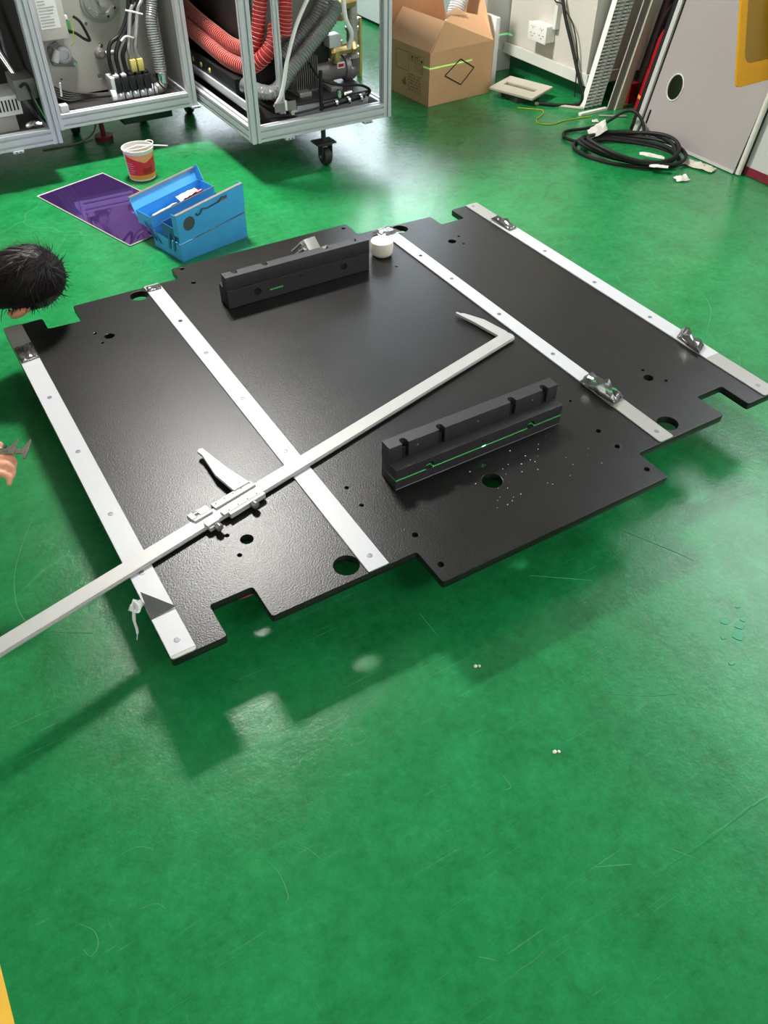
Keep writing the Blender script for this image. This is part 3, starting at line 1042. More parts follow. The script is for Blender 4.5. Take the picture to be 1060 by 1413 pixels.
tapered_body().xform(WT).build('body', 'blue', tb, smooth=20)
MB().tube([(0, 0, .067), (LB, 0, .067 + .105 * LB), (LB, .19, .067 + .105 * LB), (0, .19, .067)], .0016, 6, close=True).xform(WT).build('rim', 'edgewear', tb)
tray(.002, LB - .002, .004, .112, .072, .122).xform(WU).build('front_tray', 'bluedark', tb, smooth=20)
MB().box(.0, LB, -.001, .003, .071, .100).xform(WU).build('tray_front', 'blue', tb, smooth=20)
# front lid panel: vertical sheet hinged on the front tray, with a bent-over rim at the top
fl = MB().box(-.001, LB + .001, -.004, -.002, .098, .180).box(-.001, LB + .001, -.004, .008, .180, .182)
fl.box(-.001, .0006, -.003, .030, .098, .180).box(LB - .0006, LB + .001, -.003, .03, .098, .180)
flo = fl.xform(WU).build('front_lid', 'blue', tb, smooth=20)
MB().box(-.001, LB + .001, -.0048, .009, .1815, .1830).xform(WU).build('worn_edge', 'edgewear', flo, smooth=0)
MB().tube([(.085, -.006, .158), (.088, -.009, .150), (.100, -.010, .152), (.112, -.011, .168), (.132, -.010, .160), (.19, -.008, .160), (.205, -.010, .174), (.224, -.010, .166), (.228, -.006, .17)], .0022, 6).xform(WU).build('handle', 'black', flo)
MB().box(.186, .232, -.0052, -.0045, .157, .166).xform(WU).build('latch', 'edgewear', flo)
MB().lathe([(.026, 0), (.026, .0003), (0, .0003)], (0, 0, 0), 20, Matrix.Rotation(radians(90), 3, 'X')).xform(WU @ Matrix.Translation((.05, -.0041, .134))).build('grease_patch', 'grease', flo)
# rear tray + rear lid leaning away
tray(.002, LB - .004, .190, .292, .062, .114).xform(WU).build('rear_tray', 'blue', tb, smooth=20)
MB().tube([(.002, .190, .1145), (LB - .004, .190, .1145)], .0016, 6).xform(WU).build('tray_rim', 'edgewear', tb)
rl = MB().hexa([(.0, .290, .086), (LB, .290, .086), (LB, .293, .085), (0, .293, .085), (0, .330, .148), (LB, .330, .148), (LB, .333, .147), (0, .333, .147)])
rl.hexa([(LB - .001, .262, .112), (LB + .001, .262, .112), (LB + .001, .29, .086), (LB - .001, .29, .086), (LB - .001, .300, .17), (LB + .001, .300, .17), (LB + .001, .33, .147), (LB - .001, .33, .147)])
rlo = rl.xform(WU).build('rear_lid', 'blue', tb, smooth=20)
MB().hexa([(0, .322, .1475), (LB, .322, .1475), (LB, .334, .1475), (0, .334, .1475), (0, .324, .1515), (LB, .324, .1515), (LB, .335, .1505), (0, .335, .1505)]).xform(WU).build('worn_edge', 'edgewear', rlo, smooth=0)
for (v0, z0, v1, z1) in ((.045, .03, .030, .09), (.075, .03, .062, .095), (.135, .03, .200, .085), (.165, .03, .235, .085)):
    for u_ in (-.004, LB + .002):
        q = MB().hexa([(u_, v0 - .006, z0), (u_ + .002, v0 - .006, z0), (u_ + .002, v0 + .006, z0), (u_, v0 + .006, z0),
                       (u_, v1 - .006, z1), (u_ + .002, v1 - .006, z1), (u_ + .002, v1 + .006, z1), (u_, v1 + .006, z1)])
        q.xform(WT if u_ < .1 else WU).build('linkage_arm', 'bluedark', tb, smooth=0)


def scrap(name, m, pts, label, cat, h=.004, seed=1):
    """crumpled quad sheet between 4 corners, in toolbox coordinates"""
    a, b, c, d = [WU @ Vector(p) for p in pts]
    g = []
    rr = random.Random(seed)
    for i in range(9):
        row = []
        for j in range(5):
            s_, t_ = i / 8, j / 4
            p = a.lerp(b, s_).lerp(d.lerp(c, s_), t_)
            row.append(p + Vector((0, 0, h * (.5 + rr.uniform(-.6, .6)))))
        g.append(row)
    return tag(MB().sheet(g).build(name, m, None, smooth=40), label, cat)


scrap('paper_sheet', 'paper', ((.15, .200, .112), (.235, .196, .122), (.25, .245, .112), (.16, .25, .110)), 'crumpled white paper sheet lying in the blue toolbox', 'paper', .004, 3)
scrap('wiping_rag', 'rag', ((.02, .198, .108), (.14, .196, .116), (.14, .225, .104), (.03, .225, .100)), 'long pale rag tucked along the toolbox tray', 'rag', .003, 5)
sc = thing('screwdriver', 'screwdriver with red handle lying in the toolbox rear tray', 'screwdriver', tuple(WU @ Vector((.2, .235, .085))), radians(13.3))
MB().tube([WU @ Vector(p) for p in ((.19, .235, .088), (.225, .232, .094), (.27, .226, .100))], [.007, .009, .008], 10).build('handle', 'redpaint', sc)
MB().tube([WU @ Vector(p) for p in ((.10, .245, .078), (.19, .235, .088))], .003, 8).build('shaft', 'steel', sc)
wr = thing('wrench', 'dark steel wrench lying inside the blue toolbox body', 'wrench', tuple(WT @ Vector((.1, .15, .01))), radians(13.3))
MB().box(.04, .22, .14, .152, .012, .018).xform(WT).build('shank', 'galv', wr, bevel=.002)
MB().box(.22, .25, .132, .160, .011, .019).box(.02, .04, .134, .158, .011, .019).xform(WT).build('jaw', 'galv', wr, bevel=.003)

# ================================================================== VIOLET MIRROR SHEET
mi = thing('acrylic_sheet', 'violet reflective acrylic sheet lying on the green floor behind the toolbox', 'sheet', (.79, 3.5, 0))
quad = [(.733, 3.121), (1.053, 3.226), (.86, 3.876), (.54, 3.771)]
MB().prism(quad, .0006, .0040, 'z').build('sheet', 'mirror', mi, smooth=0)
mb = MB()
for i in range(4):
    a, b = Vector((*quad[i], .0035)), Vector((*quad[(i + 1) % 4], .0035))
    mb.tube([a, b], .0030, 4)
mb.build('protective_edge', 'mirrorfilm', mi, smooth=0)

# ================================================================== BUCKET
BX, BY = 1.005, 3.748
bk = thing('paint_bucket', 'small white plastic paint bucket with red and orange label', 'bucket', (BX, BY, 0), radians(-60))
WB = WM[bk]
R0, R1, HB = .058, .067, .135


def rb(z):
    return R0 + (R1 - R0) * z / HB


MB().lathe([(R0 - .006, .0), (R0, .004), (rb(.12), .12), (R1, .125), (R1 + .003, .128), (R1 + .003, HB), (R1 - .002, HB), (R1 - .003, .125), (R0 - .003, .006), (0, .006)], (0, 0, 0), 40).xform(WB).build('pail', 'pail', bk)


def wrap(z0, z1, a0, a1, off, name, m, parent, fz0=None, fz1=None):
    g = []
    for i in range(25):
        a = radians(a0 + (a1 - a0) * i / 24)
        s_ = i / 24
        lo_ = fz0(s_) if fz0 else z0
        hi_ = fz1(s_) if fz1 else z1
        row = []
        for j in range(5):
            z = lo_ + (hi_ - lo_) * j / 4
            row.append(((rb(z) + off) * cos(a), (rb(z) + off) * sin(a), z))
        g.append(row)
    return MB().sheet(g).xform(WB).build(name, m, parent)


lab = wrap(.012, .118, -110, 60, .0006, 'label', 'labelred', bk)
wrap(.012, .030, -110, 60, .0010, 'orange_band', 'labelorange', lab)
wrap(0, 0, -110, 40, .0011, 'peach_panel', 'labelpeach', lab, lambda s_: .118 - .034 * (1 - abs(2 * s_ - 1.1) / 1.1), lambda s_: .118)
for k in range(6):
    wrap(.040 + k * .009, .043 + k * .009, 22, 52 - (k % 3) * 6, .0012, 'print_line', 'labelpink', lab)
for k in range(5):
    wrap(.040 + k * .010, .0425 + k * .010, -104, -78 + (k % 2) * 5, .0012, 'print_line', 'labelpink', lab)
wrap(.036, .060, -40, 4, .0012, 'badge', 'redpaint', lab)
MB().lathe([(0, .098), (.03, .094), (rb(.10) - .004, .102)], (0, 0, 0), 24).xform(WB).build('contents', 'brown', bk)
hp = [(cos(radians(a)) * (R1 + .004), sin(radians(a)) * (R1 + .004), HB - .004 + .020 * sin(radians((a + 100) * 180 / 205)) ** 0.5 if 0 < (a + 100) < 205 else HB - .004) for a in range(-100, 106, 12)]
MB().tube([Vector(p) for p in hp], .0022, 6).xform(WB).build('bail_handle', 'white', bk)
st = MB().tube([WB @ Vector(p) for p in ((-.052, -.03, .118), (.0, .0, .140), (.062, .042, .1385), (.11, .075, .135))], [.003, .003, .0028, .0022], 7)
tag(st.build('stirring_stick', 'paper', None), 'thin pale stirring stick resting across the paint bucket rim', 'stick')

# ================================================================== MACHINE CABINETS
ZB0, ZB1, TOP = .167, .227, 1.85


def cabinet(label, x0, x1, y0, y1, feet, TOP=TOP):
    t = thing('machine_cabinet', label, 'machine cabinet', ((x0 + x1) / 2, (y0 + y1) / 2, 0), 0, 'open aluminium machine cabinets')
    for (x, y) in ((x0, y0), (x1 - .04, y0), (x0, y1 - .04), (x1 - .04, y1 - .04)):
        profile40(MB(), 'z', ZB0 - .002, TOP, x, y).build('post', 'alu', t, smooth=0)
    for z in (ZB0, TOP - .06):
        for y in (y0, y1 - .04):
            profile40(MB(), 'x', x0 + .04, x1 - .04, y, z, .04, .06).build('beam', 'alu', t, smooth=0)
        for x in (x0, x1 - .04):
            profile40(MB(), 'y', y0 + .04, y1 - .04, x, z, .04, .06).build('beam', 'alu', t, smooth=0)
    MB().box(x0 + .04, x1 - .04, y0 + .04, y1 - .04, ZB0 + .02, ZB0 + .028).build('floor_tray', 'darkgrey', t, smooth=0)
    MB().box(x0 + .01, x1 - .01, y0 + .01, y1 - .01, TOP, TOP + .004).build('roof_panel', 'midgrey', t, smooth=0)
    for (x, y) in feet:
        MB().cyl((x, y, .10), (x, y, ZB0 + .001), .011, n=14).build('stem', 'blackmetal', t)
        MB().box(x - .048, x + .048, y - .036, y + .036, .094, .102).build('caster_plate', 'blackmetal', t, bevel=.001)
        cy = y - .012
        MB().box(x - .026, x - .022, cy - .022, cy + .022, .030, .094).box(x + .022, x + .026, cy - .022, cy + .022, .030, .094).box(
            x - .026, x + .026, cy - .022, cy + .022, .088, .094).build('caster_fork', 'blackmetal', t, bevel=.001)
        wl = MB().lathe([(.012, -.018), (.034, -.018), (.038, -.012), (.038, .012), (.034, .018), (.012, .018)], (x, cy, .038), 24, Matrix.Rotation(radians(90), 3, 'Y'))
        wl.build('caster_wheel', 'rubber', t)
        MB().cyl((x - .028, cy, .038), (x + .028, cy, .038), .007, n=12).build('axle', 'galv', t)
    return t


cabL = cabinet('open aluminium framed machine cabinet at far left with white slotted box inside', -.62, .722, 3.87, 4.62, ((-.45, 4.05), (.30, 4.35)))
cabM = cabinet('middle aluminium framed machine cabinet with beige back plate and valves', .730, 1.405, 4.02, 4.62, ((.90, 4.45), (1.25, 4.45)))
cabR = cabinet('right aluminium framed machine cabinet standing on black caster, holding the pump', 1.425, 2.125, 3.43, 4.55, ((1.79, 3.475), (1.50, 4.45), (2.06, 4.45)), 1.42)
# small corner brackets under the beams
for (c, x, y) in ((cabL, .53, 3.862), (cabM, 1.395, 4.012), (cabR, 1.60, 3.422), (cabR, 2.00, 3.422)):
    MB().box(x - .022, x + .022, y, y + .03, ZB0 - .010, ZB0 - .001).build('bracket', 'alu', c, bevel=.001)
    MB().cyl((x - .008, y - .002, ZB0 - .005), (x - .008, y + .002, ZB0 - .005), .003, n=8).cyl((x + .008, y - .002, ZB0 - .005), (x + .008, y + .002, ZB0 - .005), .003, n=8).build('bracket_screw', 'hole', c)

# --- left cabinet contents
MB().box(-.58, .68, 4.50, 4.52, ZB1, TOP - .06).build('back_panel', 'darkgrey', cabL, smooth=0)
MB().box(.690, .700, 3.912, 4.49, ZB1, TOP - .06).build('side_panel', 'darkgrey', cabL, smooth=0)
ps = thing('power_supply', 'white slotted metal power supply box in the left machine cabinet', 'power supply', (.42, 4.06, .272), 0)
psb = MB().box(.22, .610, 3.98, 4.16, .272, .276).box(.22, .610, 3.98, 3.983, .276, .345).box(.22, .610, 4.157, 4.16, .276, .345).box(.22, .223, 3.983, 4.157, .276, .345).box(.607, .610, 3.983, 4.157, .276, .345).box(.22, .61, 3.98, 4.16, .345, .348)
psb.build('case', 'white', ps, bevel=.001)
for k in range(18):
    MB().box(.595 - k * .0145 - .003, .595 - k * .0145 + .003, 3.9785, 3.9800, .290, .334).build('slot', 'hole', ps, smooth=0)
MB().box(.02, .68, 3.95, 4.4, ZB1 - .03, ZB1 - .022).build('shelf_plate', 'midgrey', cabL, smooth=0)
MB().box(.26, .58, 4.00, 4.14, .198, .272).build('support_block', 'grey', cabL, bevel=.002)
# polished linear shafts sloping on the left
for k, (dx, r) in enumerate(((0, .012), (.035, .012), (.07, .014), (.10, .010))):
    MB().cyl((.50 + dx * .5, 4.30 - dx, .66), (.648 + dx * .1, 4.05 - dx * .3, .36 - dx * .3), r, n=12).build('shaft', 'chrome', cabL)
MB().box(.60, .688, 3.95, 4.10, .33, .41).build('bearing_block', 'midgrey', cabL, bevel=.004)
MB().tube(smooth_path([(.62, 3.945, .385), (.645, 3.94, .395), (.655, 3.94, .36), (.67, 3.93, .27), (.69, 3.93, .235)], 6), .006, 8).build('hose_loop', 'black', cabL)
MB().tube(smooth_path([(.655, 3.94, .37), (.672, 3.93, .30), (.69, 3.925, .24)], 6), .004, 8).build('hose_core', 'chrome', cabL)
MB().tube(smooth_path([(.60, 3.92, .24), (.63, 3.91, .25), (.66, 3.905, .245)], 6), .010, 8).build('fitting', 'chrome', cabL)

# --- middle cabinet contents
me = cut_plate([(.740, .215), (1.371, .215), (1.371, 1.75), (.740, 1.75)], [circle(1.044, .277, .011, 20), circle(.866, .288, .006, 14), circle(1.075, .41, .006, 14), circle(1.085, .52, .006, 14)], 0, .008,
               .0008, Matrix(((1, 0, 0, 0), (0, 0, 1, 4.30), (0, 1, 0, 0), (0, 0, 0, 1))))
link_mesh('back_plate', me, 'panel', cabM, 30)
MB().box(1.372, 1.382, 4.062, 4.57, ZB1, TOP - .06).build('side_panel', 'midgrey', cabM, smooth=0)
MB().box(.772, 1.368, 4.32, 4.56, ZB1, ZB1 + .02).build('dark_shelf', 'black', cabM, smooth=0)
dm = MB().lathe([(.088, 0), (.088, .010), (.076, .012), (.074, .020), (.050, .022), (.046, .016), (.018, .016), (.016, .05), (0, .05)], (0, 0, 0), 40, Matrix.Rotation(radians(90), 3, 'X'))
dmo = dm.xform(Matrix.Translation((1.113, 4.30, .580))).build('flange_disc', 'galv', cabM)
for k in range(8):
    a = k * pi / 4 + .3
    MB().cyl((1.113 + .062 * cos(a), 4.282, .580 + .062 * sin(a)), (1.113 + .062 * cos(a), 4.270, .580 + .062 * sin(a)), .006, n=8).build('flange_bolt', 'chrome', dmo)
# triangular bearing bracket
tri = fillet([(.835, .425), (.880, .450), (.955, .352), (.940, .335), (.840, .352)], .008, 3)
me = cut_plate(tri, [], 0, .012, .001, Matrix(((1, 0, 0, 0), (0, 0, 1, 4.286), (0, 1, 0, 0), (0, 0, 0, 1))))
bo = link_mesh('bearing_bracket', me, 'midgrey', cabM, 30)
MB().lathe([(.036, 0), (.036, .012), (.026, .02), (.02, .02), (.02, .012), (0, .012)], (0, 0, 0), 24, Matrix.Rotation(radians(90), 3, 'X')).xform(Matrix.Translation((.898, 4.288, .393))).build('bearing', 'alu', bo)
for (x, z) in ((.852, .432), (.938, .350), (.850, .365)):
    MB().cyl((x, 4.287, z), (x, 4.276, z), .008, n=10).build('bracket_bolt', 'chrome', bo)
MB().cyl((.845, 4.24, .380), (.868, 4.24, .425), .016, n=14).build('cylinder', 'white', cabM)
MB().lathe([(.026, 0), (.026, .006), (.022, .014), (.012, .018), (.012, .026), (0, .026)], (0, 0, 0), 24, Matrix.Rotation(radians(90), 3, 'X')).xform(Matrix.Translation((1.067, 4.30, .373))).build('pressure_fitting', 'galv', cabM)
MB().cyl((1.085, 4.28, .373), (1.125, 4.28, .373), .012, n=12).build('fitting_tail', 'galv', cabM)
for (x, z) in ((1.080, .405), (1.155, .53), (1.03, .50)):
    MB().cyl((x, 4.300, z), (x, 4.288, z), .007, n=10).build('plate_bolt', 'chrome', cabM)
dv = thing('drive_unit', 'pale drive box with printed rating label on the middle cabinet back plate', 'drive unit', (.86, 4.25, .475), 0)
MB().box(.785, .925, 4.20, 4.299, .475, .80).build('case', 'offwhite', dv, bevel=.003)
lb = MB().box(.815, .898, 4.1990, 4.1999, .52, .66).build('rating_label', 'white', dv, smooth=0)
rr = random.Random(2)
for k in range(11):
    z = .647 - k * .0115
    MB().box(.820, .820 + rr.uniform(.03, .074), 4.1983, 4.1989, z - .0022, z + .0022).build('print_line', 'printgrey', lb, smooth=0)
MB().box(.925, .945, 4.22, 4.26, .485, .535).build('terminal', 'greenpcb', dv, bevel=.002)
MB().box(.925, .940, 4.22, 4.25, .540, .556).build('plug', 'white', dv, bevel=.002)
MB().tube(smooth_path([(.93, 4.22, .50), (.955, 4.20, .49), (.985, 4.20, .465), (1.008, 4.20, .455), (1.005, 4.20, .475), (.985, 4.20, .53), (.965, 4.22, .55)], 6), .0065, 8).build('cable_loop', 'cable', dv)
MB().tube(smooth_path([(.955, 4.21, .555), (.950, 4.20, .52), (.935, 4.19, .46), (.92, 4.20, .445)], 6), .002, 6).build('thin_wire', 'ygwire', dv)

vm = thing('valve_manifold', 'row of black pneumatic valves on an aluminium manifold in the middle cabinet', 'valve block', (1.14, 4.12, .228), 0)
MB().box(1.035, 1.245, 4.085, 4.165, .228, .252).build('manifold', 'alu', vm, bevel=.002)
MB().box(1.035, 1.055, 4.085, 4.165, .252, .322).build('end_plate', 'alu', vm, bevel=.002)
for k in range(5):
    x = 1.066 + k * .035
    v = MB().box(x - .0135, x + .0135, 4.080, 4.160, .256, .318).build('valve', 'black', vm, bevel=.003)
    MB().box(x - .012, x + .012, 4.090, 4.150, .318, .328).build('valve_top', 'alu' if k < 2 else 'black', v, bevel=.002)
    MB().cyl((x, 4.082, .252), (x, 4.070, .246), .005, n=8).build('valve_port', 'alu', v)
    MB().tube(smooth_path([(x + .016, 4.085, .318), (x + .017, 4.072, .29), (x + .018, 4.07, .25), (x + .02, 4.072, .225)], 5), .0028, 6).build('valve_wire', 'black', v)
for k in range(2):
    x = 1.158 + k * .033
    MB().box(x - .013, x + .013, 4.10, 4.15, .328, .378).build('connector', 'yellowcap', vm, bevel=.003)
MB().tube(smooth_path([(1.238, 4.09, .31), (1.255, 4.08, .27), (1.28, 4.07, .24), (1.30, 4.07, .228)], 6), .004, 6).build('lead', 'black', vm)
# air tubes rising from the valves
for k, (x0, xt) in enumerate(((1.060, 1.225), (1.092, 1.245), (1.124, 1.262))):
    o = MB().tube(smooth_path([(x0, 4.12, .328), (x0 - .002, 4.12, .40), (x0 + .02 + k * .008, 4.13, .45), (1.14 + k * .02, 4.14, .485 + k * .005), (xt - .02, 4.16, .60), (xt, 4.18, .85), (xt, 4.2, 1.4)], 7), .010 if k else .009, 10).build('air_tube', 'black', vm)
for k, (x0, xt) in enumerate(((1.158, 1.275), (1.190, 1.295))):
    MB().tube(smooth_path([(x0, 4.12, .378), (x0 - .005, 4.12, .42), (x0 + .015, 4.13, .48), (x0 + .045, 4.15, .56), (xt, 4.18, .70), (xt, 4.2, 1.4)], 7), .010, 10).build('clear_tube', 'clear', vm)
MB().tube(smooth_path([(1.12, 4.10, .46), (1.15, 4.115, .472), (1.185, 4.12, .46)], 4), .004, 6).build('cable_tie', 'white', vm)
MB().tube(smooth_path([(1.165, 4.10, .575), (1.20, 4.10, .565), (1.24, 4.105, .55)], 4), .004, 6).build('cable_tie', 'white', vm)
hz = thing('drain_hose', 'clear ribbed hose with chrome elbow at the right of middle cabinet', 'hose', (1.28, 4.12, .227), 0)
hb, q_, r_ = ribbed([(1.285, 4.13, .30), (1.288, 4.14, .38), (1.290, 4.16, .50), (1.318, 4.18, .65), (1.32, 4.2, 1.2)], .027, .010, .08)
hb.build('hose', 'clear', hz)
MB().cyl((1.284, 4.13, .262), (1.285, 4.13, .305), .030, n=20).build('ferrule', 'chrome', hz)
MB().tube(smooth_path([(1.284, 4.13, .275), (1.283, 4.128, .252), (1.268, 4.118, .243), (1.245, 4.112, .240)], 5), .024, 16).build('elbow', 'galv', hz)
# dark cable bundle in the lower left
for k in range(5):
    o = MB().tube(smooth_path([(.775, 4.24 - k * .012, .31 - k * .010), (.84, 4.18 - k * .01, .275 - k * .008), (.93, 4.14, .258 - k * .004), (1.03, 4.13 - k * .01, .250)], 7), .0052, 8).build('power_cable', 'cable', None)
    tag(o, 'cable of the dark bundle at lower left of middle cabinet, ' + ('topmost', 'second from top', 'middle one', 'second from bottom', 'bottom one')[k], 'cable', 'cables on the middle cabinet floor')
MB().cyl((1.025, 4.09, .25), (1.045, 4.09, .25), .023, n=18).build('cable_gland', 'white', cabM)
MB().box(.78, .815, 4.04, 4.08, ZB1, ZB1 + .03).build('sensor_bracket', 'printgrey', cabM, bevel=.002)
MB().cyl((.80, 4.06, .29), (.806, 4.055, .345), .004, n=8).build('standoff', 'white', cabM)
MB().box(1.06, 1.30, 4.10, 4.50, .112, .164).build('under_duct', 'black', cabM, bevel=.002)
MB().cyl((1.0, 4.30, .0), (1.0, 4.30, .018), .045, n=20).cyl((1.0, 4.3, .018), (1.0, 4.3, .166), .012, n=10).build('levelling_foot', 'maroon', cabM)
MB().box(1.30, 1.39, 4.16, 4.40, .125, .150).build('under_plate', 'midgrey', cabM, smooth=0)
ub = MB().tube(smooth_path([(.70, 4.30, .004), (.75, 4.30, .004), (.88, 4.30, .004), (.97, 4.36, .02), (1.02, 4.42, .09)], 8), .004, 6)
tag(ub.build('floor_cable', 'midgrey', None), 'thin grey cable curving on the floor under the middle cabinet', 'cable')

# --- right cabinet contents
MB().box(1.60, 1.90, 3.72, 4.49, .42, 1.34).build('inner_enclosure', 'darkgrey', cabR, bevel=.003)
MB().box(1.60, 1.90, 3.700, 3.718, .42, 1.34).build('enclosure_front', 'midgrey', cabR, bevel=.002)
profile40(MB(), 'z', ZB1, 1.36, 1.598, 3.50, .024, .024, .006, .004).build('inner_post', 'alu', cabR, smooth=0)
MB().box(1.468, 1.95, 4.49, 4.505, ZB1, 1.35).build('rear_panel', 'darkgrey', cabR, smooth=0)
MB().box(1.60, 1.93, 3.90, 4.488, ZB0 + .03, .418).build('dark_filler_block', 'darkgrey', cabR, smooth=0)  # dark block added to cover the tray's bright window reflection
ct = thing('cable_chain', 'black cable carrier box with yellow caps in the right cabinet', 'cable carrier', (1.52, 3.95, .28), 0)
MB().box(1.478, 1.56, 3.70, 4.42, .285, .350).build('channel', 'black', ct, bevel=.004)
for y in (4.298, 4.198, 4.099, 3.993):
    MB().lathe([(.011, 0), (.011, .003), (.008, .005), (0, .005)], (1.478, y, .316), 14, Matrix.Rotation(radians(-90), 3, 'Y')).build('cap', 'yellowcap', ct)
MB().box(1.468, 1.478, 3.55, 4.42, .262, .290).build('support_strip', 'alu', ct, bevel=.001)
for k in range(5):
    MB().cyl((1.52, 3.70 + .0, .318), (1.52, 3.698, .318), .03, n=12).build('end_gland', 'rubber', ct) if k == 0 else None
for z in (.238, .255):
    MB().cyl((1.50, 3.52, z - .004), (1.50, 4.40, z), .006, n=8).build('guide_rod', 'alu', cabR)
MB().lathe([(.024, 0), (.024, .008), (.012, .01), (0, .01)], (1.480, 3.545, .235), 20, Matrix.Rotation(radians(-90), 3, 'Y')).build('pulley', 'yellowcap', cabR)


def hose(name, label, pts, r, pitch, m, ring=None, depth=.10):
    hb_, q_, r_ = ribbed(pts, r, pitch, depth)
    if ring is None:
        return tag(hb_.build(name, m, None), label, 'hose', 'ribbed hoses in the right cabinet')
    t = thing(name, label, 'hose', tuple(q_[0]), 0, 'ribbed hoses in the right cabinet')
    hb_.build('tube', m, t)
    rg = MB()
    for i in range(2, len(q_) - 2, 4):
        d = (q_[i + 1] - q_[i - 1]).normalized()
        u = d.orthogonal().normalized(); v_ = d.cross(u)
        rg.tube([q_[i] + (u * cos(k * pi / 8) + v_ * sin(k * pi / 8)) * (r * 1.0) for k in range(16)], r * .035 + .0006, 4, close=True)
    tag(rg.build('wire_helix', ring, t), kind='stuff')
    return t


hose('flexible_hose', 'upper red ribbed hose running back inside the right cabinet', [(1.545, 4.48, .505), (1.548, 4.30, .475), (1.550, 4.05, .452), (1.555, 3.86, .440), (1.572, 3.70, .460), (1.590, 3.668, .515), (1.610, 3.668, .60), (1.625, 3.668, .68), (1.63, 3.668, .80)], .029, .016, 'red', 'redring')
hose('flexible_hose', 'lower red ribbed hose beside the corner post of the right cabinet, bending upwards', [(1.512, 4.48, .448), (1.515, 4.30, .425), (1.518, 4.05, .402), (1.525, 3.84, .385), (1.548, 3.69, .395), (1.585, 3.61, .445), (1.632, 3.60, .50), (1.66, 3.62, .56)], .032, .016, 'red', 'redring')
hose('flexible_hose', 'short red ribbed hose rising at the top beside the clear hoses', [(1.690, 3.60, .52), (1.700, 3.60, .60), (1.715, 3.62, .70), (1.72, 3.64, .9)], .028, .014, 'red', 'redring')
hose('flexible_hose', 'left of two silvery clear hoses rising diagonally to the pump', [(1.680, 3.63, .425), (1.740, 3.64, .465), (1.826, 3.65, .520), (1.88, 3.65, .57), (1.92, 3.65, .68), (1.94, 3.65, .9)], .032, .013, 'clear', None, .16)
hose('flexible_hose', 'right of two silvery clear hoses rising diagonally to the pump', [(1.505, 3.66, .335), (1.545, 3.56, .325), (1.60, 3.53, .333), (1.680, 3.555, .388), (1.80, 3.57, .480), (1.90, 3.585, .555), (1.955, 3.60, .61)], .032, .013, 'clear', None, .16)
wt = MB().tube(smooth_path([(1.575, 3.51, .275), (1.598, 3.49, .32), (1.618, 3.485, .38), (1.640, 3.485, .46), (1.70, 3.50, .58), (1.78, 3.52, .68)], 8), .0085, 10)
tag(wt.build('air_hose', 'white', None), 'plain white hose curving up behind the right cabinet corner post', 'hose')
wt = MB().tube(smooth_path([(1.985, 3.57, .44), (1.99, 3.55, .50), (1.955, 3.54, .57), (1.945, 3.54, .68)], 8), .010, 10)
tag(wt.build('air_hose', 'white', None), 'plain white hose rising in front of the brass valve', 'hose')
MB().box(1.56, 1.66, 3.47, 3.478, .262, .298).build('bracket_strip', 'midgrey', cabR, bevel=.001)
MB().box(1.605, 1.613, 3.462, 3.470, .266, .306).build('white_clip', 'white', cabR, bevel=.001)
for k in range(5):
    o = MB().tube(smooth_path([(1.50 + k * .01, 3.60, .30 - k * .01), (1.53, 3.52 - k * .004, .265 - k * .006), (1.575 + k * .008, 3.50, .238), (1.625 + k * .01, 3.51 - k * .005, .225)], 7), .005, 6).build('control_cable', 'cable', None)
    tag(o, 'thin black cable in the right cabinet corner, ' + ('topmost of five', 'second from top of five', 'middle of five', 'fourth from top of five', 'lowest of five')[k], 'cable', 'cables in the right cabinet corner')

# pump
pu = thing('vacuum_pump', 'grey finned vacuum pump on a dark plinth in the right cabinet', 'pump', (1.90, 3.68, ZB0 + .028), 0)
MB().box(1.70, 2.07, 3.545, 3.86, ZB0 + .028, .250).build('plinth', 'alu', pu, bevel=.002)
MB().box(1.69, 2.08, 3.535, 3.87, .250, .262).build('plinth_top', 'darkgrey', pu, bevel=.001)
MB().box(1.74, 1.80, 3.59, 3.82, .262, .282).box(1.90, 1.96, 3.59, 3.82, .262, .282).build('foot', 'galv', pu, bevel=.002)
MB().cyl((1.735, 3.70, .335), (1.86, 3.70, .335), .062, n=28).build('motor', 'pump', pu)
for k in range(11):
    x = 1.745 + k * .0105
    MB().box(x, x + .004, 3.625, 3.775, .275, .412).build('fin', 'pump', pu, bevel=.001, seg=1)
MB().cyl((1.865, 3.70, .325), (2.02, 3.70, .325), .050, .046, n=28).build('pump_head', 'pump', pu)
MB().cyl((2.02, 3.70, .325), (2.045, 3.70, .325), .054, n=24).build('end_flange', 'pump', pu)
for k in range(6):
    a = k * pi / 3
    MB().cyl((2.045, 3.70 + .043 * cos(a), .325 + .043 * sin(a)), (2.052, 3.70 + .043 * cos(a), .325 + .043 * sin(a)), .006, n=6).build('flange_bolt', 'galv', pu)
MB().box(1.84, 1.93, 3.66, 3.76, .37, .47).build('terminal_box', 'black', pu, bevel=.004)
MB().box(1.905, 1.965, 3.60, 3.66, .44, .49).build('junction', 'alu', pu, bevel=.004)
MB().tube(smooth_path([(1.80, 3.60, .40), (1.815, 3.57, .36), (1.85, 3.56, .325), (1.93, 3.545, .300), (2.02, 3.53, .290), (2.07, 3.53, .262), (2.055, 3.53, .238)], 8), .006, 8).build('power_lead', 'cable', pu)
pv = thing('brass_valve', 'brass ball valve with red tag mounted above the pump', 'valve', (2.0, 3.68, .40), 0)
MB().cyl((1.935, 3.66, .410), (2.075, 3.67, .410), .023, n=8).build('body', 'brass', pv, bevel=.002)
MB().cyl((1.930, 3.66, .410), (1.952, 3.66, .410), .031, n=6).build('hex_nut', 'brass', pv, bevel=.001)
MB().cyl((2.045, 3.67, .410), (2.066, 3.67, .410), .031, n=6).build('hex_nut', 'brass', pv, bevel=.001)
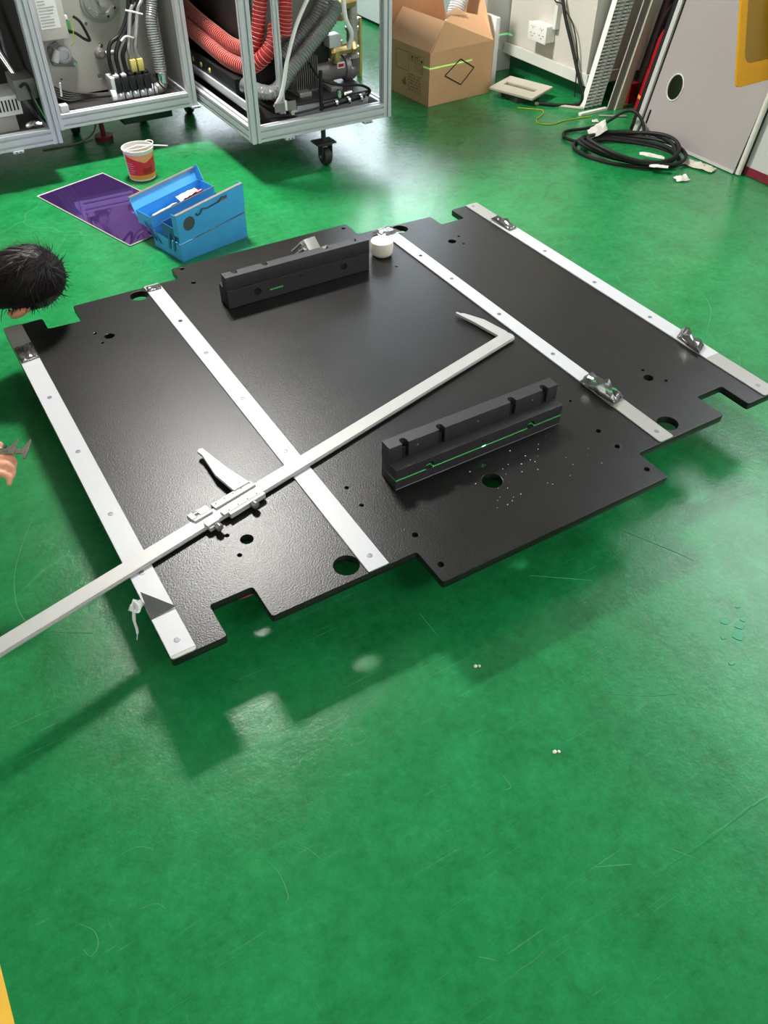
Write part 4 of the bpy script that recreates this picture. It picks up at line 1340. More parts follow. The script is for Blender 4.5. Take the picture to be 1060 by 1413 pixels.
MB().cyl((1.965, 3.66, .41), (1.965, 3.655, .360), .024, .018, n=14).build('branch', 'brass', pv)
MB().cyl((1.99, 3.66, .42), (1.99, 3.66, .450), .012, n=10).build('bonnet', 'brass', pv)
tg_ = MB().box(1.952, 1.988, 3.618, 3.622, .347, .372).build('tag', 'white', pv, bevel=.0005)
MB().box(1.956, 1.984, 3.6165, 3.6179, .353, .366).build('tag_print', 'redpaint', tg_, smooth=0)
pp = thing('pump_pipe', 'galvanised vertical pipe with dark elbow at the right of the pump', 'pipe', (2.13, 3.70, .30), 0)
px0 = 2.083
MB().cyl((px0 + .01, 3.73, .335), (px0 + .01, 3.73, .62), .026, n=22).build('riser', 'galv', pp)
for z in (.352, .385, .465, .50):
    MB().cyl((px0 + .01, 3.73, z), (px0 + .01, 3.73, z + .014), .032, n=22).build('collar', 'galv', pp)
MB().tube(smooth_path([(px0 + .01, 3.73, .350), (px0 + .01, 3.73, .315), (px0 + .002, 3.725, .297), (px0 - .02, 3.715, .290), (px0 - .035, 3.71, .290)], 6), .033, 20).build('elbow', 'darkpipe', pp)
MB().cyl((px0 - .06, 3.70, .315), (px0 - .02, 3.712, .292), .020, n=16).build('nipple', 'galv', pp)
MB().cyl((2.055, 3.68, .410), (px0 + .01, 3.73, .412), .022, n=18).build('tee', 'steel', pp)
MB().cyl((1.99, 3.70, .585), (px0 + .01, 3.73, .585), .034, n=8).cyl((2.0, 3.69, .55), (2.02, 3.69, .545), .03, n=12).build('union', 'brass', pp, bevel=.002)
rd = MB().cyl((1.793, 3.49, .230), (1.797, 3.49, .395), .0085, n=14)
tag(rd.build('levelling_rod', 'black', None), 'black vertical rod standing above the caster of the right cabinet', 'rod')
ac = thing('air_cylinder', 'black air cylinder with chrome fittings lying on the right cabinet front beam', 'cylinder', (1.92, 3.50, .228), 0)
MB().cyl((1.80, 3.492, .245), (2.03, 3.520, .247), .013, n=16).build('barrel', 'black', ac)
for x in (1.865, 1.93, 1.995):
    MB().cyl((x, 3.500, .246), (x + .012, 3.502, .246), .0165, n=16).build('clamp_ring', 'chrome', ac)
MB().cyl((1.90, 3.515, .262), (1.90, 3.515, .292), .011, n=10).cyl((1.925, 3.52, .27), (1.965, 3.522, .272), .010, n=10).cyl((2.0, 3.52, .25), (2.03, 3.50, .262), .008, n=10).build('fitting', 'chrome', ac)
MB().box(1.645, 1.675, 3.49, 3.515, .228, .250).build('end_bracket', 'grey', ac, bevel=.002)
MB().cyl((1.66, 3.485, .238), (1.80, 3.490, .243), .005, n=8).build('piston_rod', 'black', ac)

# ================================================================== FAR BACK: white cabinet seen through the frame
fc = thing('storage_cabinet', 'pale blue white cabinet standing far behind the pump', 'cabinet', (3.5, 5.9, 0), 0)
MB().box(3.22, 3.90, 5.36, 6.5, .02, .48).build('body', 'bluewall', fc, bevel=.004)
MB().box(3.24, 3.88, 5.38, 6.48, 0, .02).build('plinth', 'black', fc, smooth=0)
yp = MB().box(2.585, 2.597, 4.515, 4.56, 0.0, .30)
tag(yp.build('yellow_post', 'yellowcap', None), 'pale yellow board standing behind the cardboard box', 'board')

# ================================================================== CARDBOARD BOX
BZ = .262
BRZ = radians(4.0)
cb = thing('cardboard_box', 'big open cardboard box with black diamond print standing by the wall', 'box', (2.635, 3.875, 0), BRZ)
WC = WM[cb]
LX, LY = .43, .40
th = .004
MB().box(0, LX, 0, LY, .001, th).box(0, LX, 0, th, th, BZ).box(0, LX, LY - th, LY, th, BZ).box(0, th, th, LY - th, th, BZ).box(LX - th, LX, th, LY - th, th, BZ).xform(WC).build('carton', 'cardboard', cb, smooth=0)


def panel3(p, nrm_th=.003):
    a = [Vector(q) for q in p]
    n = (a[1] - a[0]).cross(a[-1] - a[0]).normalized() * nrm_th
    return a, [q - n for q in a]


def flap3(pts, name, m, parent, M=WC):
    a, b = panel3(pts)
    mb = MB()
    k = len(a)
    mb.add(a + b, [tuple(range(k)), tuple(reversed(range(k, 2 * k)))] + [(i, k + i, k + (i + 1) % k, (i + 1) % k) for i in range(k)])
    return mb.xform(M).build(name, m, parent, smooth=0)


# left flap leans inward and up, front flap too; back flaps stand up
flap3([(0, LY - .01, BZ), (0, .004, BZ), (.098, .012, BZ + .130), (.098, LY - .02, BZ + .130)], 'flap', 'cardboard', cb)
flap3([(.010, 0, BZ), (LX - .002, 0, BZ), (LX + .03, .115, BZ + .085), (.24, .10, BZ + .145), (.105, .02, BZ + .128)], 'flap', 'cardboard', cb)
flap3([(LX, .01, BZ), (LX, LY - .01, BZ), (LX + .03, LY - .02, BZ + .17), (LX + .035, .14, BZ + .16)], 'flap', 'cardboard', cb)
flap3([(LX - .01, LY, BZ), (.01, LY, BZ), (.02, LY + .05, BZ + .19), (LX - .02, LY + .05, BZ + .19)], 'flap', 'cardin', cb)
flap3([(.13, .055, BZ + .128), (.30, .075, BZ + .120), (.26, .12, BZ + .155), (.12, .05, BZ + .150)], 'tape', 'tape', cb)
# printed marks
pr = MB()


def bar3(p, q, wdt, yoff=-.0006):
    p = Vector((p[0], 0, p[1])); q = Vector((q[0], 0, q[1]))
    d = (q - p).normalized()
    n = Vector((-d.z, 0, d.x)) * wdt / 2
    o_ = Vector((0, yoff, 0))
    pr.add([p - n + o_, q - n + o_, q + n + o_, p + n + o_], [(0, 1, 2, 3)])


dc = (.205, .142)
dd = [(dc[0], dc[1] + .062), (dc[0] + .098, dc[1] + .006), (dc[0] + .012, dc[1] - .066), (dc[0] - .102, dc[1] - .004)]
for i in range(4):
    bar3(dd[i], dd[(i + 1) % 4], .007)
pr.xform(WC)
pr.build('diamond_print', 'ink', cb, smooth=0)
# left face prints (local x=0 plane, v = y from the near corner, z)
pl = MB()


def lbar(v0, z0, v1, z1, wd=.003):
    a = Vector((-.0006, v0, z0)); b = Vector((-.0006, v1, z1))
    d = (b - a).normalized(); n = Vector((0, -d.z, d.y)) * wd / 2
    pl.add([a - n, b - n, b + n, a + n], [(0, 1, 2, 3)])


def lrect(v0, v1, z0, z1, wd=.002):
    lbar(v0, z0, v1, z0, wd); lbar(v1, z0, v1, z1, wd); lbar(v1, z1, v0, z1, wd); lbar(v0, z1, v0, z0, wd)


lrect(.185, .30, .135, .225)
for k, v0 in enumerate((.055, .095, .135)):
    lrect(v0, v0 + .034, .192, .228, .0015)
lbar(.063, .205, .075, .205, .012); lbar(.069, .197, .069, .214, .003); lbar(.078, .2, .082, .2, .003)
lbar(.106, .197, .106, .222, .003); lbar(.118, .197, .118, .222, .003); lbar(.101, .216, .111, .216, .004); lbar(.113, .216, .123, .216, .004)
lbar(.146, .212, .158, .212, .012); lbar(.152, .198, .152, .208, .003); lbar(.146, .197, .158, .197, .003)
lrect(.055, .09, .145, .185, .0015); lrect(.1, .13, .150, .185, .0015)
lbar(.064, .150, .064, .180, .003); lbar(.076, .150, .076, .180, .003); lbar(.108, .158, .122, .178, .003)
rr = random.Random(9)
for k in range(6):
    z = .125 - k * .015
    v0 = .075
    for j in range(5):
        ln = rr.uniform(.008, .025)
        lbar(v0, z, v0 + ln, z, .0035)
        v0 += ln + rr.uniform(.006, .012)
    lbar(.07, z - .0075, .20, z - .0075, .0009)
for k in range(4):
    lbar(.205 + k * .008, .06, .212 + k * .008, .10 - k * .006, .004)
pl.xform(WC)
pl.build('handling_print', 'ink', cb, smooth=0)
bw = hose('bubble_roll', 'silver bubble wrap roll sticking out of the cardboard box', [tuple(WC @ Vector(p)) for p in ((.25, .16, BZ + .0), (.33, .20, BZ + .14), (.42, .22, BZ + .25), (.45, .23, BZ + .34))], .048, .012, 'bubble', None, .06)
del bw['group']
bw['category'] = 'packing roll'
wp = MB().box(3.135, 3.165, 3.99, 4.19, 0, .34)
tag(wp.build('foam_board', 'white', None, bevel=.003), 'thin white board squeezed between cardboard box and wall', 'board')

# ================================================================== RIGHT SIDE
so = thing('wall_socket', 'white surface mounted double wall socket with black pin holes', 'socket', (3.385, 3.86, .25), 0)
MB().box(3.335, 3.399, 3.800, 3.945, .232, .312).build('back_box', 'white', so, bevel=.004)
MB().box(3.330, 3.335, 3.796, 3.949, .228, .316).build('face_plate', 'white', so, bevel=.002)
for yc in (3.835, 3.908):
    for (dy, dz, a, b) in ((0, .018, .0035, .008), (-.016, -.008, .008, .0035), (.016, -.008, .008, .0035), (-.012, .024, .004, .004), (.012, .024, .004, .004), (0, -.022, .010, .003)):
        MB().box(3.3290, 3.3300, yc + dy - a / 2, yc + dy + a / 2, .272 + dz - b / 2, .272 + dz + b / 2).build('pin_hole', 'ink', so, smooth=0)
MB().box(3.37, 3.399, 3.775, 3.80, .30, 1.6).build('conduit', 'white', so, bevel=.003)
hc = MB().tube(smooth_path([(3.36, 3.86, 1.2), (3.36, 3.79, .62), (3.345, 3.70, .42), (3.345, 3.60, .27), (3.340, 3.52, .16), (3.345, 3.46, .06), (3.33, 3.47, .015), (3.25, 3.52, .009), (3.17, 3.60, .009)], 10), .009, 10)
tag(hc.build('hanging_cable', 'cable', None), 'thick black cable hanging down the white wall column', 'cable')
hc = MB().tube(smooth_path([(3.36, 3.88, 1.1), (3.365, 3.83, .50), (3.35, 3.72, .43), (3.35, 3.62, .36), (3.355, 3.56, .24), (3.355, 3.54, .12), (3.355, 3.53, .03)], 10), .0035, 8)
tag(hc.build('hanging_cable', 'cable', None), 'thin black cable hanging beside the thick one on the white column', 'cable')


def comb_duct(x0, label):
    """slotted wiring duct leaning to +x, open teeth on both edges"""
    t = thing('wiring_duct', label, 'duct', (x0, 3.42, 0), 0, 'slotted wiring ducts against the wall')
    lean = .215
    M_ = Matrix(((1, 0, lean, x0), (0, 1, 0, 3.425), (0, 0, 1, .001), (0, 0, 0, 1)))
    wd, dp, ln = .058, .035, 1.95
    MB().box(.002, wd - .002, dp - .002, dp, 0, ln).xform(M_).build('back', 'white', t, smooth=0)
    n = 0
    for sx in (0, wd - .002):
        f = MB().box(sx, sx + .002, .0, dp - .002, 0, ln)
        f.xform(M_).build('side', 'white', t, smooth=0)
    k = 0
    z = .006
    while z < .80:
        MB().box(.004, wd - .004, -.001, .001, z, z + .009).xform(M_).build('tooth', 'white', t, smooth=0)
        z += .0165
    MB().box(wd * .46, wd * .54, -.0012, .0012, 0, ln).xform(M_).build('spine', 'printgrey', t, smooth=0)
    far = MB()
    while z < ln - .01:
        far.box(.004, wd - .004, -.001, .001, z, z + .009)
        z += .0165
    tag(far.xform(M_).build('upper_teeth', 'white', t, smooth=0), kind='stuff')
    MB().box(.003, wd - .003, .020, .024, 0, ln).xform(M_).build('dark_inside', 'midgrey', t, smooth=0)
    return t


comb_duct(3.335, 'white slotted wiring duct leaning by the column, the left one of the pair')
comb_duct(3.398, 'white slotted wiring duct leaning by the column, the right one of the pair')
dk = MB().box(3.25, 3.435, 3.350, 3.372, 0, .014)
tag(dk.build('trunking_piece', 'white', None, bevel=.002), 'short white trunking piece lying on the floor at the foot of the ducts', 'trunking')
dk = MB().tube([(3.33, 3.30, .006), (3.45, 3.22, .006)], .005, 8)
tag(dk.build('grey_rod', 'galv', None), 'thin grey rod on the floor beside the leaning beige channel', 'rod')
# beige channel
lc = thing('metal_channel', 'tall beige metal channel leaning against the wall right of the ducts', 'channel', (3.48, 3.33, 0), 0)
M_ = Matrix(((1, 0, .235, 3.472), (0, 1, 0, 3.33), (0, 0, 1, .001), (0, 0, 0, 1)))
MB().box(0, .055, 0, .003, 0, 1.2).box(0, .003, 0.003, .06, 0, 1.2).xform(M_).build('angle', 'beige', lc, smooth=0)
M2 = Matrix(((1, 0, .235, 3.430), (0, 1, 0, 3.345), (0, 0, 1, .001), (0, 0, 0, 1)))
MB().box(0, .042, 0, .003, 0, 1.2).xform(M2).build('inner_web', 'midgrey', lc, smooth=0)
# fire extinguisher leaning behind the sheet, dark filler added behind it to darken the gap
LX_ = Matrix(((1, 0, .23, 3.568), (0, 1, 0, 3.235), (0, 0, 1, 0), (0, 0, 0, 1)))
fe = thing('fire_extinguisher', 'red fire extinguisher leaning between beige channel and the grey sheet cover', 'extinguisher', (3.60, 3.235, 0), 0)
MB().lathe([(.040, .012), (.044, .02), (.044, .34), (.036, .375), (.02, .39), (.016, .40), (0, .40)], (0, 0, 0), 24).xform(LX_).build('cylinder', 'redpaint', fe)
MB().cyl((0, 0, .40), (0, 0, .43), .014, n=12).box(-.035, .035, -.01, .01, .43, .445).xform(LX_).build('valve_head', 'black', fe)
MB().tube(smooth_path([(0, -.01, .42), (-.045, -.02, .43), (-.06, -.03, .36), (-.056, -.03, .22), (-.05, -.03, .12)], 7), .007, 8).xform(LX_).build('hose', 'black', fe)
MB().lathe([(.0446, .07), (.0448, .078), (.0446, .086)], (0, 0, 0), 24).xform(LX_).build('band', 'labelorange', fe)
db = MB().box(.07, .085, -.055, .17, 0.02, .62).xform(LX_)
tag(db.build('dark_gap_filler', 'gapfill', None), 'dark brown filler added to darken the gap behind the red fire extinguisher', 'board')
rb_ = MB().box(3.60, 3.67, 3.37, 3.45, 0, .10)
tag(rb_.build('red_box', 'redpaint', None, bevel=.003), 'small red box on the floor behind the beige channel', 'box')
hk = MB().tube(smooth_path([(3.66, 3.24, .42), (3.63, 3.22, .50), (3.58, 3.22, .46), (3.555, 3.225, .36), (3.54, 3.23, .22)], 8), .006, 8)
tag(hk.build('loose_cable', 'cable', None), 'loose black cable looping between channel and grey sheet', 'cable')

# big leaning sheet-metal cover
sh = thing('machine_cover', 'large grey sheet metal cover with round hole and yellow window leaning against the wall', 'cover', (3.345, 2.73, 0), 0)
LEAN = .225
Y0, Y1, SH = 2.410, 3.050, 1.90
# local plane: (s along -y ..., h up slope)
MS = Matrix(((LEAN, 0, -1, 3.345), (0, 1, 0, 0), (1, 0, 0, 0.004), (0, 0, 0, 1)))   # cols: h(z), y, thickness(-x)
hcy, hcz = 2.900, .233
out = [(.0, Y0), (SH, Y0), (SH, Y1), (.0, Y1)]
hole = [(hcz + .055 * cos(a * pi / 20), hcy + .044 * sin(a * pi / 20)) for a in range(40)]
me = cut_plate(out, [hole], -.004, 0.0, 0.0, MS)
link_mesh('sheet', me, 'sheet', sh, 30)
MB().tube([MS @ Vector((hcz + .056 * cos(a * pi / 20), hcy + .045 * sin(a * pi / 20), .001)) for a in range(40)], .0035, 8, close=True).build('hole_rim', 'offwhite', sh)
MB().box(0, SH, Y1 - .001, Y1 + .006, -.03, .006).xform(MS).build('edge_flange', 'grey', sh, smooth=0)
MB().box(0.02, SH, Y1 + .006, Y1 + .012, -.028, -.004).xform(MS).build('edge_seal', 'black', sh, smooth=0)
MB().box(0, .012, Y0, Y1, -.03, .002).xform(MS).build('bottom_flange', 'grey', sh, smooth=0)
MB().box(.05, .11, Y1 - .060, Y1 - .052, .0002, .004).xform(MS).build('latch_slot', 'black', sh, smooth=0)
MB().box(.0, SH, Y1 - .026, Y1, .0002, .016).xform(MS).build('folded_edge', 'grey', sh, bevel=.004)
MB().box(.0, SH, Y1 - .032, Y1 - .027, .0002, .003).xform(MS).build('edge_groove', 'black', sh, smooth=0)
MB().box(.0, SH, Y1 + .006, Y1 + .026, -.002, .010).xform(MS).build('edge_gasket', 'black', sh, smooth=0)
# yellow window frame clipped on the face, leaning back a little
YO = [(3.185, .395), (3.80, .405), (3.80, 1.10), (3.185, 1.10)]
YI = [(3.225, .475), (3.76, .475), (3.76, 1.06), (3.225, 1.06)]
MY = Matrix(((1, 0, 0, 0), (0, .30, -1, 2.40 - .12), (0, 1, 0, 0), (0, 0, 0, 1)))
me = cut_plate(fillet(YO, .02, 3), [fillet(YI, .045, 5)], -.012, 0.0, .002, MY)
yf = link_mesh('window_frame', me, 'yellow', sh, 30)
me = cut_plate([(3.20, .45), (3.79, .45), (3.79, 1.08), (3.20, 1.08)], [], -.018, -.0125, 0.0, MY)
link_mesh('window_pane', me, 'amber', yf, 30)

# second leaning panel with a rounded edge bar
s2 = thing('machine_cover', 'second grey machine cover with white edge bar leaning at the right border', 'cover', (3.36, 2.0, 0), 0)
M2 = Matrix(((.16, 0, -1, 3.385), (0, 1, 0, 0), (1, 0, 0, 0.004), (0, 0, 0, 1)))
MB().box(0, 1.6, 1.60, 2.385, -.004, 0).xform(M2).build('sheet', 'grey', s2, smooth=0)
MB().box(0, .035, 1.60, 2.385, .0002, .003).xform(M2).build('bottom_stripe', 'maroon', s2, smooth=0)
MB().tube([M2 @ Vector((0.0, 2.392, .026)), M2 @ Vector((1.6, 2.392, .026))], .0125, 12).build('edge_bar', 'offwhite', s2)
MB().box(.0, 1.6, 2.386, 2.398, -.02, .012).xform(M2).build('edge_gap', 'black', s2, smooth=0)

# beige vent plate lying at the wall
vp = thing('vent_plate', 'flat beige plate with a long dark slot lying on scraps by the wall', 'plate', (3.17, 3.74, .04), 0)
va, vb, vd = Vector((3.016, 3.850, .050)), Vector((3.217, 3.924, .060)), Vector((3.110, 3.589, .046))
vx, vy = (vb - va).normalized(), (vd - va).normalized()
vn = vx.cross(vy).normalized()
if vn.z < 0:
    vn = -vn
MV = Matrix((vx, vy, vn)).transposed().to_4x4()
MV.translation = va
lx_, ly_ = (vb - va).length, (vd - va).length
me = cut_plate(fillet([(0, 0), (lx_, 0), (lx_, ly_), (0, ly_)], .006, 2), [[(lx_ * .40, ly_ * .14), (lx_ * .60, ly_ * .14), (lx_ * .60, ly_ * .84), (lx_ * .40, ly_ * .84)]], -.012, 0, .001, MV)
link_mesh('plate', me, 'beige', vp, 30)
MB().box(lx_ * .40, lx_ * .60, ly_ * .14, ly_ * .84, -.0115, -.010).xform(MV).build('slot_backing', 'brown', vp, smooth=0)
wb = MB().box(3.08, 3.24, 3.68, 3.82, 0, .032)
tag(wb.build('scrap_block', 'darkgrey', None, bevel=.004), 'dark scrap block under the beige slotted plate', 'block')
yw = MB().tube(smooth_path([(3.04, 3.62, .003), (3.10, 3.56, .003), (3.13, 3.52, .003), (3.09, 3.47, .003), (3.02, 3.43, .003), (2.99, 3.38, .003), (3.04, 3.33, .003), (3.12, 3.34, .003), (3.22, 3.33, .003), (3.30, 3.32, .003)], 8), .0028, 6)
tag(yw.build('yellow_wire', 'ygwire', None), 'thin yellow wire winding on the floor near the wall', 'wire')
bw_ = MB().tube(smooth_path([(3.16, 3.62, .005), (3.24, 3.53, .006), (3.30, 3.46, .006), (3.33, 3.43, .006)], 6), .008, 8)
tag(bw_.build('floor_cable', 'beige', None), 'short pale brown cable between the vent plate and trunking piece', 'cable')

# coiled black cable
cc = MB()
pts = []
rr = random.Random(12)
C0 = Vector((3.10, 2.83))
axm = Vector((.58, -.81)).normalized(); axn = Vector((.81, .58))
turns = 5
N = turns * 14
for i in range(N + 1):
    a = 2 * pi * i / 14 + 2.2
    k = i / N
    rx = .245 + .03 * sin(a * .37 + 1) - .03 * k
    ry = .165 + .03 * cos(a * .23) - .015 * k
    p = C0 + axm * (rx * cos(a)) + axn * (ry * sin(a))
    p += Vector((noise.noise(Vector((a * .31, 2, 0))), noise.noise(Vector((a * .31, 7, 0))))) * .035
    pts.append((p.x, p.y, .010 + .0145 * (i // 14) * (.7 + .3 * sin(a * 2.0))))
head_ = [(3.30, 3.06, .30), (3.335, 3.10, .16), (3.30, 3.16, .10), (3.20, 3.16, .05), (3.08, 3.22, .012), (2.97, 3.16, .010), (2.95, 3.08, .010)]
cc.tube(smooth_path(pts, 3), .0085, 8)
tag(cc.build('cable_coil', 'cable', None), 'loose coil of thick black cable lying on green floor by the grey cover', 'cable coil')
c2 = MB().tube(smooth_path([(2.97, 3.06, .012), (2.96, 3.14, .011), (3.02, 3.20, .010), (3.12, 3.18, .012), (3.20, 3.14, .03), (3.28, 3.09, .09), (3.300, 3.03, .105), (3.305, 2.97, .07), (3.290, 2.93, .02), (3.27, 2.90, .012)], 8), .008, 8)
tag(c2.build('cable_tail', 'cable', None), 'loose end of black cable arching against the grey cover corner', 'cable')


def rag(c, ux, uy, h, seed, label, cat='rag', m='rag'):
    mb = MB()
    crumple(mb, c, ux, uy, 8, 7, h, seed)
    o = mb.build('cloth_scrap', m, None, smooth=50)
    return tag(o, label, cat, 'white scraps by the cable coil')


rag((3.09, 3.055, .045), (.045, -.01, .02), (.02, .035, .01), .03, 41, 'frayed white scrap on the far side of the cable coil')
rag((3.095, 2.485, .002), (.030, -.012, 0), (.01, .022, 0), .022, 42, 'white crumpled scrap on the floor just in front of the cable coil')
rag((3.13, 2.715, .025), (.030, -.05, 0), (.012, .012, 0), .012, 43, 'long white scrap lying inside the cable coil')
rag((3.06, 2.60, .028), (.03, -.03, 0), (.012, .010, 0), .010, 44, 'small white scrap lying on the nearest cable turns')
rag((3.27, 2.55, .004), (.025, -.075, .0), (.028, .012, 0), .024, 45, 'pale yellowish scrap under the foot of the grey cover', 'rag', 'beige')
rag((3.26, 3.25, .003), (.014, -.01, 0), (.008, .010, 0), .012, 46, 'tiny white scrap beside the beige channel foot')
for i, (x, y, label) in enumerate(((.73, .80, 'tiny white crumbs on the floor below the front lobe of plate'), (.745, .548, 'tiny white crumbs in the middle of the bare green floor'))):
    mb = MB().ell((x, y, .002), (.005, .004, .003), n=8).ell((x + .008, y - .004, .002), (.003, .0035, .002), n=8)
    tag(mb.build('floor_crumb', 'paper', None), label, 'crumb')

# ================================================================== PERSON
def skin_mesh(chain, edges, levels=2, root=0):
    """chain: list of (xyz, radius or (rx,ry)); returns evaluated mesh in world coordinates"""
    me_ = bpy.data.meshes.new('sk')
    me_.from_pydata([c[0] for c in chain], edges, [])
    o = bpy.data.objects.new('sk', me_)
    COL.objects.link(o)
    md = o.modifiers.new('skin', 'SKIN')
    md.use_smooth_shade = True
    md.branch_smoothing = 0.5
    for i, c in enumerate(chain):
        r = c[1] if isinstance(c[1], tuple) else (c[1], c[1])
        sv = me_.skin_vertices[0].data[i]
        sv.radius = r
        sv.use_root = (i == root)
    s_ = o.modifiers.new('sub', 'SUBSURF')
    s_.levels = levels
    dg = bpy.context.evaluated_depsgraph_get()
    r = bpy.data.meshes.new_from_object(o.evaluated_get(dg))
    bpy.data.objects.remove(o)
    return r


def fuse(meshes, mbs, voxel, name, m, parent, smooth_it=4):
    bm = bmesh.new()
    for me_ in meshes:
        bm.from_mesh(me_)
    for b_ in mbs:
        tmp = bpy.data.meshes.new('t')
        b_.bm.to_mesh(tmp); b_.bm.free()
        bm.from_mesh(tmp)
    me_ = bpy.data.meshes.new('fuse')
    bm.to_mesh(me_); bm.free()
    me_.materials.clear()
    o = bpy.data.objects.new('fuse', me_)
    COL.objects.link(o)
    r = o.modifiers.new('r', 'REMESH'); r.mode = 'VOXEL'; r.voxel_size = voxel
    if smooth_it:
        s_ = o.modifiers.new('s', 'SMOOTH'); s_.iterations = smooth_it; s_.factor = .5
    dg = bpy.context.evaluated_depsgraph_get()
    res = bpy.data.meshes.new_from_object(o.evaluated_get(dg))
    bpy.data.objects.remove(o)
    res.materials.clear()
    return link_mesh(name, res, m, parent, 180)


pe = thing('person', 'person with short black hair squatting bent over the plate, holding small caliper', 'person', (-.30, 2.25, 0), 0)
HC = Vector((.238, 2.487, .280))        # head centre, crown towards +x, back of head up
# joints
pel = (-.58, 2.28, .40)
spine = [(pel, .13), ((-.56, 2.28, .50), .125), ((-.46, 2.28, .60), .13), ((-.32, 2.28, .645), .135), ((-.18, 2.33, .60), .10), ((-.05, 2.40, .48), .058), ((.05, 2.45, .36), .055), ((.14, 2.475, .31), .07)]
chain = list(spine)
edges = [(i, i + 1) for i in range(len(spine) - 1)]


def limb(start, pts):
    last = start
    for p in pts:
        chain.append(p)
        edges.append((last, len(chain) - 1))
        last = len(chain) - 1
    return last


# right arm (near side, -y): to the caliper
limb(4, [((-.21, 2.11, .60), .058), ((-.23, 2.03, .52), .047), ((-.26, 1.90, .40), .038), ((-.21, 1.81, .345), .035), ((-.105, 1.69, .288), .026), ((-.070, 1.672, .283), .027)])
# left arm (far side): resting on the left knee
limb(4, [((-.21, 2.46, .60), .058), ((-.20, 2.52, .52), .047), ((-.16, 2.56, .44), .040), ((-.06, 2.55, .36), .034), ((.02, 2.54, .30), .026), ((.05, 2.535, .28), .028)])
# legs: squat; thighs forward-up, shins down to feet
rf = limb(0, [((-.50, 2.19, .40), .095), ((-.30, 2.15, .45), .080), ((-.14, 2.13, .475), .062), ((-.15, 2.14, .40), .058), ((-.20, 2.15, .25), .052), ((-.23, 2.16, .11), .036), ((-.22, 2.16, .06), .036)])
lf = limb(0, [((-.50, 2.38, .40), .095), ((-.30, 2.43, .45), .080), ((-.14, 2.45, .475), .062), ((-.15, 2.45, .40), .058), ((-.20, 2.44, .25), .052), ((-.23, 2.44, .11), .036), ((-.22, 2.44, .06), .036)])
body_me = skin_mesh(chain, edges, 2, 0)

# right hand: palm + five fingers curled round the small caliper
hx = []
palm = MB()
PM = Vector((-.034, 1.652, .279))
palm.ell(PM, (.044, .036, .018), Euler((radians(20), radians(-8), radians(-30))).to_matrix(), 16)
fb = []
fing = [
    # index, middle, ring, little: base -> tip, then the thumb from the side of the palm
    [((-.024, 1.674, .288), .0100), ((.000, 1.675, .298), .0096), ((.018, 1.666, .293), .0090), ((.016, 1.656, .278), .0082)],
    [((-.020, 1.657, .287), .0102), ((.006, 1.655, .297), .0097), ((.022, 1.645, .289), .0091), ((.016, 1.636, .274), .0082)],
    [((-.024, 1.639, .284), .0098), ((-.002, 1.634, .292), .0092), ((.014, 1.624, .283), .0086), ((.008, 1.616, .269), .0078)],
    [((-.034, 1.623, .279), .0088), ((-.014, 1.616, .285), .0082), ((.000, 1.606, .276), .0076), ((-.004, 1.599, .264), .0070)],
    [((-.062, 1.682, .288), .0120), ((-.038, 1.702, .300), .0108), ((-.012, 1.703, .306), .0098), ((.010, 1.694, .303), .0086)],
]
for f_ in fing:
    fb.append(MB().tube(smooth_path([p for p, r in f_], 4), [f_[min(3, i // 4)][1] + (f_[min(3, i // 4 + 1)][1] - f_[min(3, i // 4)][1]) * (i % 4) / 4 for i in range(13)], 10))
    fb.append(MB().ell(f_[-1][0], f_[-1][1], None, 10))
    fb.append(MB().ell(f_[0][0], f_[0][1], None, 10))
# left hand hanging loosely beside the plate edge
lh = [MB().ell((.072, 2.533, .268), (.036, .030, .014), Euler((0, radians(30), 0)).to_matrix(), 14)]
for k, (dy, ln) in enumerate(((-.026, .062), (-.009, .070), (.009, .066), (.026, .052))):
    p = [(.092, 2.533 + dy * .9, .258), (.110, 2.533 + dy * 1.1, .236), (.112, 2.533 + dy * 1.1, .218 - ln * .2), (.104, 2.533 + dy, .212 - ln * .4)]
    lh.append(MB().tube(smooth_path(p, 4), .0088, 10)); lh.append(MB().ell(p[-1], .0088, None, 10))
p = [(.06, 2.505, .268), (.078, 2.492, .248), (.090, 2.488, .230)]
lh.append(MB().tube(smooth_path(p, 4), .0100, 10)); lh.append(MB().ell(p[-1], .0100, None, 10))
# head: crown +x, face down (-z), right ear towards -y
RH = Matrix.Rotation(radians(46), 3, 'X') @ Euler((0, radians(84), 0)).to_matrix()       # maps head up (z) to +x, head forward (x) to -z
hd = []


def hp_(v):
    return HC + RH @ Vector(v)


